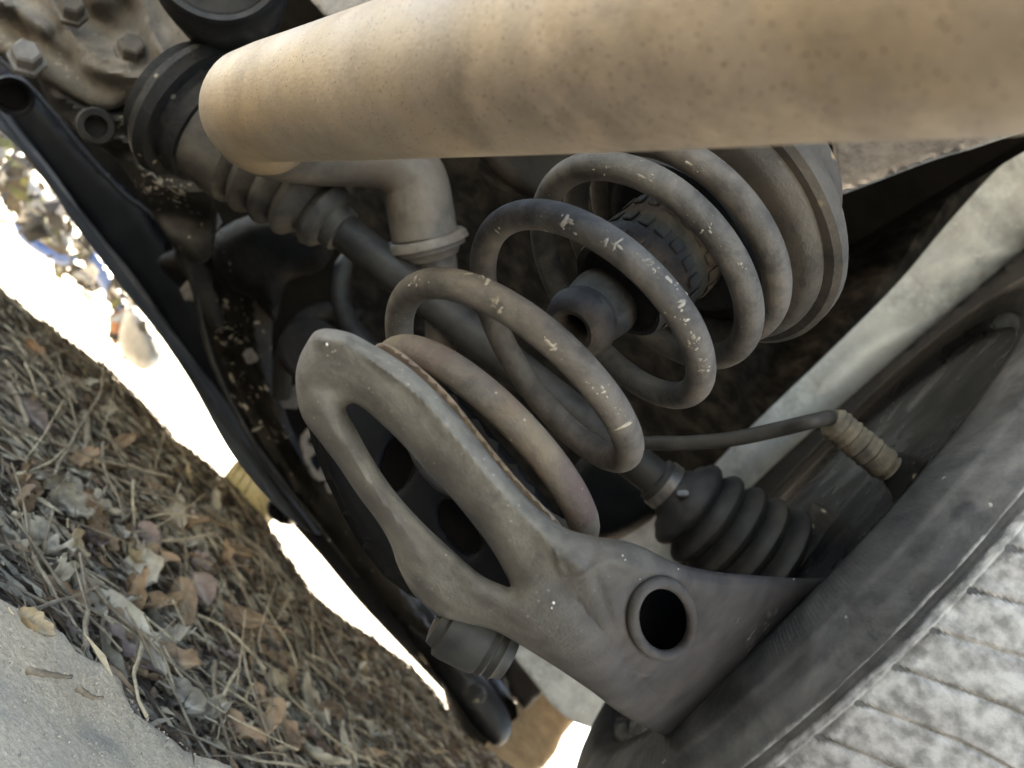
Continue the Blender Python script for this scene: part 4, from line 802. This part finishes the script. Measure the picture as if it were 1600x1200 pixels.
herotw = [((0, 818), (165, 915), .0018, M_STRAW, 'pale broken twig with a torn end pointing at the dust bank'),
          ((192, 1000), (270, 1200), .0016, M_STRAW, 'long dry grass blade bent over the dust bank edge'),
          ((95, 835), (130, 900), .0022, M_WOOD, 'short grey curved twig between crumpled leaves'),
          ((228, 865), (330, 1040), .0016, M_WOOD, 'slim brown stalk crossing the long veined leaf'),
          ((60, 770), (140, 640), .0018, M_WOOD, 'forked grey twig rising across the shaded litter'),
          ((0, 610), (60, 700), .0035, M_WOOD, 'thick grey bark stick at the left edge'),
          ((120, 655), (160, 780), .0042, M_WOOD, 'weathered grey stick lying down the middle of the litter'),
          ((330, 1050), (450, 1080), .0012, M_STRAW, 'thin straw lying flat over the fine twigs'),
          ((10, 1078), (85, 1095), .0016, M_WOOD, 'reddish twig lying on the bare dust bank'),
          ((90, 1105), (125, 1130), .0014, M_WOOD, 'tiny dark stick on the bare dust bank'),
          ((310, 800), (560, 1010), .004, M_WOOD, 'long root lying down the far side of the litter')]
for i, (a, b, r, m, lab) in enumerate(herotw):
    A = ground_hit(*a); B = ground_hit(*b)
    if A is None or B is None: continue
    L = (B - A).length; o = bpy.data.objects.new('twig', twig_mesh('twig', L, r, m, 40 + i, 'fork' in lab)); COL.objects.link(o)
    o.rotation_euler = (B - A).to_track_quat('X', 'Z').to_euler(); c = (A + B) / 2; o.location = c + Vector((0, 0, .010)); tag(o, lab, 'twig')
tm = [twig_mesh('twig', random.uniform(.04, .13), random.uniform(.0005, .0018), random.choice([M_WOOD, M_WOOD, M_STRAW]), 70 + k, k % 3 == 0) for k in range(10)]
cnt = 0
while cnt < 190:
    px = random.uniform(0, 720); py = random.uniform(480, 1200); p = ground_hit(px, py)
    if p is None or p.y - .8 * p.x < .495 or p.y > 1.5: continue
    o = bpy.data.objects.new('twig', random.choice(tm)); COL.objects.link(o); place(o, p, random.uniform(0, 6.28), random.gauss(0, .25), random.gauss(0, .25), random.uniform(.004, .018))
    zone = 'beside the pale dust bank' if p.y + .18 * p.x < .62 else ('in the middle of the litter' if p.y + .18 * p.x < .85 else 'on the far shaded rise')
    kd_ = 'pale straw stalk' if o.data.materials[0] == M_STRAW else 'thin grey-brown twig'
    tag(o, kd_ + ' lying among dead leaves ' + zone, 'twig', 'twigs: ' + kd_ + ' ' + zone); cnt += 1

# uncountable crumbs, shreds and needles
bm_v, bm_f = [], []
def shred(p, s, flat):
    b = len(bm_v); a = random.uniform(0, 6.28); d1 = Vector((math.cos(a), math.sin(a), random.uniform(-.3, .4))) * s; d2 = Vector((-math.sin(a), math.cos(a), random.uniform(-.4, .5))) * s * flat; up = Vector((random.uniform(-.2, .2), random.uniform(-.2, .2), .5)) * s * .35
    bm_v.extend([p - d1, p + d2 * .5 + up, p + d1 + up * .3, p - d2 * .5]); bm_f.append((b, b + 1, b + 2)); bm_f.append((b, b + 2, b + 3))
k = 0
while k < 45000:
    y = random.uniform(.42, 1.5) ** 1.0; x = random.uniform(-1.0, .55) * (.35 + y * .75)
    if y < .8 and y - .8 * x < .47 + random.uniform(0, .07) and random.random() > .03: continue
    p = Vector((x, y, float(ground_z(x, y)) + random.uniform(.001, .007)))
    if random.random() < .45: shred(p, random.uniform(.002, .008), random.uniform(.3, .8))
    else: shred(p, random.uniform(.006, .022), .055)
    k += 1
me = bpy.data.meshes.new('leaf_crumbs'); me.from_pydata([tuple(v) for v in bm_v], [], bm_f)
ms = [mat('crumb_brown', (.10, .062, .038), (.21, .145, .095), .5, 60, .9, 0, 0), mat('crumb_grey', (.18, .15, .115), (.30, .25, .19), .5, 60, .9, 0, 0), mat('crumb_dark', (.035, .024, .017), (.075, .052, .036), .5, 60, .9, 0, 0), mat('crumb_straw', (.30, .235, .16), (.42, .34, .24), .5, 60, .9, 0, 0)]
for m in ms: me.materials.append(m)
mi = np.repeat(RNG.choice([0, 1, 2, 3], size=len(bm_f) // 2, p=[.35, .33, .22, .10]), 2).astype(np.int32); me.polygons.foreach_set('material_index', mi); me.update()
o = bpy.data.objects.new('leaf_crumbs', me); COL.objects.link(o); tag(o, 'brown and grey leaf crumbs and needles covering the soil', 'leaf litter', kind='stuff')
# grit on the dust bank
gv_, gf_ = [], []
for k in range(9000):
    y = random.uniform(.2, .60); x = random.uniform(-.32, .25)
    if y - .8 * x > .50: continue
    s = random.choice([.0004, .0006, .0008, .0012]) * random.uniform(.6, 1.2); c = Vector((x, y, float(ground_z(x, y)) + s * .2)); b = len(gv_)
    a = random.uniform(0, 6)
    for q in range(4): gv_.append(c + Vector((math.cos(a + q * 1.57) * s * random.uniform(.6, 1.2), math.sin(a + q * 1.57) * s * random.uniform(.6, 1.2), 0)))
    gv_.append(c + Vector((0, 0, s * random.uniform(.6, 1.1))))
    gf_ += [(b + q, b + (q + 1) % 4, b + 4) for q in range(4)]
o = mesh('grit', gv_, gf_, mat('grit_stone', (.20, .165, .125), (.40, .33, .255), .5, 90, .9, 0, 0), fix=False, smooth=False); tag(o, 'fine grit on the pale dust bank', 'grit', kind='stuff')

# ------------------------------------------------------------------ things beyond the car
t = empty('drink_can_holder', P(395, 765, 1.7)); 
o = lathe('ribbed_tub', P(360, 745, 1.6), P(440, 790, 1.6) - P(360, 745, 1.6), [(0, .0), (0, .045), (.012, .048), (.014, .045), (.03, .050), (.032, .047), (.05, .052), (.052, .049), (.075, .055), (.11, .055), (.11, 0)], M_YELLOW, seg=40)
bpy.data.objects.remove(t)
tag(o, 'cream ribbed plastic tub lying in the bright gap', 'tub')
o = lathe('black_ball', P(418, 788, 1.45), P(480, 800, 1.45) - P(418, 788, 1.45), [(0, 0), (.002, .012), (.01, .022), (.02, .026), (.03, .030), (.05, .030), (.06, .02), (.06, 0)], M_RIM, seg=32); tag(o, 'glossy black round ball beside the cream tub', 'ball')
hv, hf, hm = [], [], []
for k in range(420):
    t_ = random.random() ** 1.3; px = -20 + 270 * t_ + random.gauss(0, 20); py = 235 + 290 * t_ + random.gauss(0, 34)
    top = 199 + 1.10 * max(px, 0) if px < 140 else 376 + (px - 139) * 1.26
    d = random.uniform(2.6, 3.6); c = P(px, py, d); sz = random.choice([.02, .03, .05, .07]) * (1 - .4 * t_); b = len(hv)
    ax_ = [Vector((random.gauss(0, 1), random.gauss(0, 1), random.gauss(0, 1))).normalized() * sz * random.uniform(.4, 1.3) for _ in range(3)]
    hv += [c + ax_[0], c + ax_[1], c - ax_[0], c - ax_[1], c + ax_[2] * .5, c - ax_[2] * .5]
    for q in range(4): hf += [(b + q, b + (q + 1) % 4, b + 4), (b + (q + 1) % 4, b + q, b + 5)]
    hm += [random.choice([0, 0, 1, 2, 3, 3])] * 8
me = bpy.data.meshes.new('rubbish_heap'); me.from_pydata([tuple(v) for v in hv], [], hf)
for m_ in (mat('heap_brown', (.06, .05, .035), (.10, .08, .05), .4, 5, .9, 0, 0), mat('heap_olive', (.07, .075, .03), (.12, .11, .04), .4, 5, .9, 0, 0), M_PALE, mat('heap_dark', (.02, .02, .018), (.05, .045, .04), .4, 5, .8, 0, 0)): me.materials.append(m_)
me.polygons.foreach_set('material_index', np.array(hm, np.int32)); me.update(); o = bpy.data.objects.new('rubbish_heap', me); COL.objects.link(o); tag(o, 'blurred heap of dry brush and scraps beyond the car', 'brush heap', kind='stuff')
o = relief('white_bag', [(20, 290), (45, 275), (75, 300), (105, 345), (112, 375), (100, 392), (70, 380), (40, 360), (22, 330)], [(60, 330, 3.2)], M_PALE, edge=20, dome=.08, thick=.12, step=8, rough=.006); tag(o, 'crumpled grey-white plastic bag beyond the car at far left', 'bag')
o = relief('blue_sheet', [(20, 345), (45, 365), (75, 385), (100, 395), (120, 400), (110, 415), (85, 410), (50, 390), (28, 370)], [(60, 380, 3.1)], M_BLUE, edge=10, dome=.04, thick=.05, step=8, rough=.005); tag(o, 'bright blue plastic sheet under the crumpled white bag', 'sheet')
o = relief('white_bucket', [(200, 480), (225, 490), (245, 525), (252, 560), (225, 580), (195, 560), (185, 530)], [(220, 530, 2.8)], M_PALE, edge=24, dome=.08, thick=.12, step=8); tag(o, 'pale upturned bucket beyond the car beside a terracotta shard', 'bucket')
o = relief('terracotta_shard', [(175, 490), (198, 488), (194, 520), (180, 540), (170, 520)], [(185, 510, 2.9)], M_ORANGE, edge=8, dome=.02, thick=.03, step=8); tag(o, 'orange terracotta shard next to the pale bucket', 'shard')
o = relief('blue_pipe', [(130, 400), (150, 395), (180, 440), (195, 480), (182, 490), (165, 460)], [(160, 440, 3.0)], M_BLUE, edge=10, dome=.03, thick=.04, step=8); tag(o, 'pale blue length of plastic pipe left of the bucket', 'pipe')
o = relief('clay_pot', [(655, 985), (690, 975), (722, 1000), (720, 1030), (690, 1045), (660, 1030)], [(690, 1010, 1.5)], M_TANBOX, edge=26, dome=.05, thick=.06, step=8); tag(o, 'round tan clay pot beyond the control arm bushing', 'pot')
o = relief('tan_carton', [(800, 1075), (852, 1075), (905, 1110), (880, 1150), (850, 1200), (760, 1230), (740, 1180), (810, 1120)], [(820, 1100, 1.5), (900, 1120, 1.4), (800, 1200, 1.6)], M_TANBOX, edge=6, dome=.01, thick=.2, step=10, n=2, rough=.003); tag(o, 'crumpled tan carton lying beyond the tyre', 'carton')
o = relief('black_crate', [(775, 1030), (800, 1020), (856, 1076), (820, 1110), (798, 1090)], [(810, 1060, 1.35)], M_BLACK, edge=5, dome=.01, thick=.08, step=8, smooth_out=False); tag(o, 'black crate corner between bushing and tan carton', 'crate')
o = relief('grey_stump', [(690, 1020), (760, 1040), (800, 1090), (820, 1130), (790, 1180), (740, 1180), (700, 1110)], [(740, 1100, 1.7)], M_BROWN, edge=20, dome=.05, thick=.1, step=9, rough=.004); tag(o, 'grey-brown stump of wood beyond the bushing', 'stump')
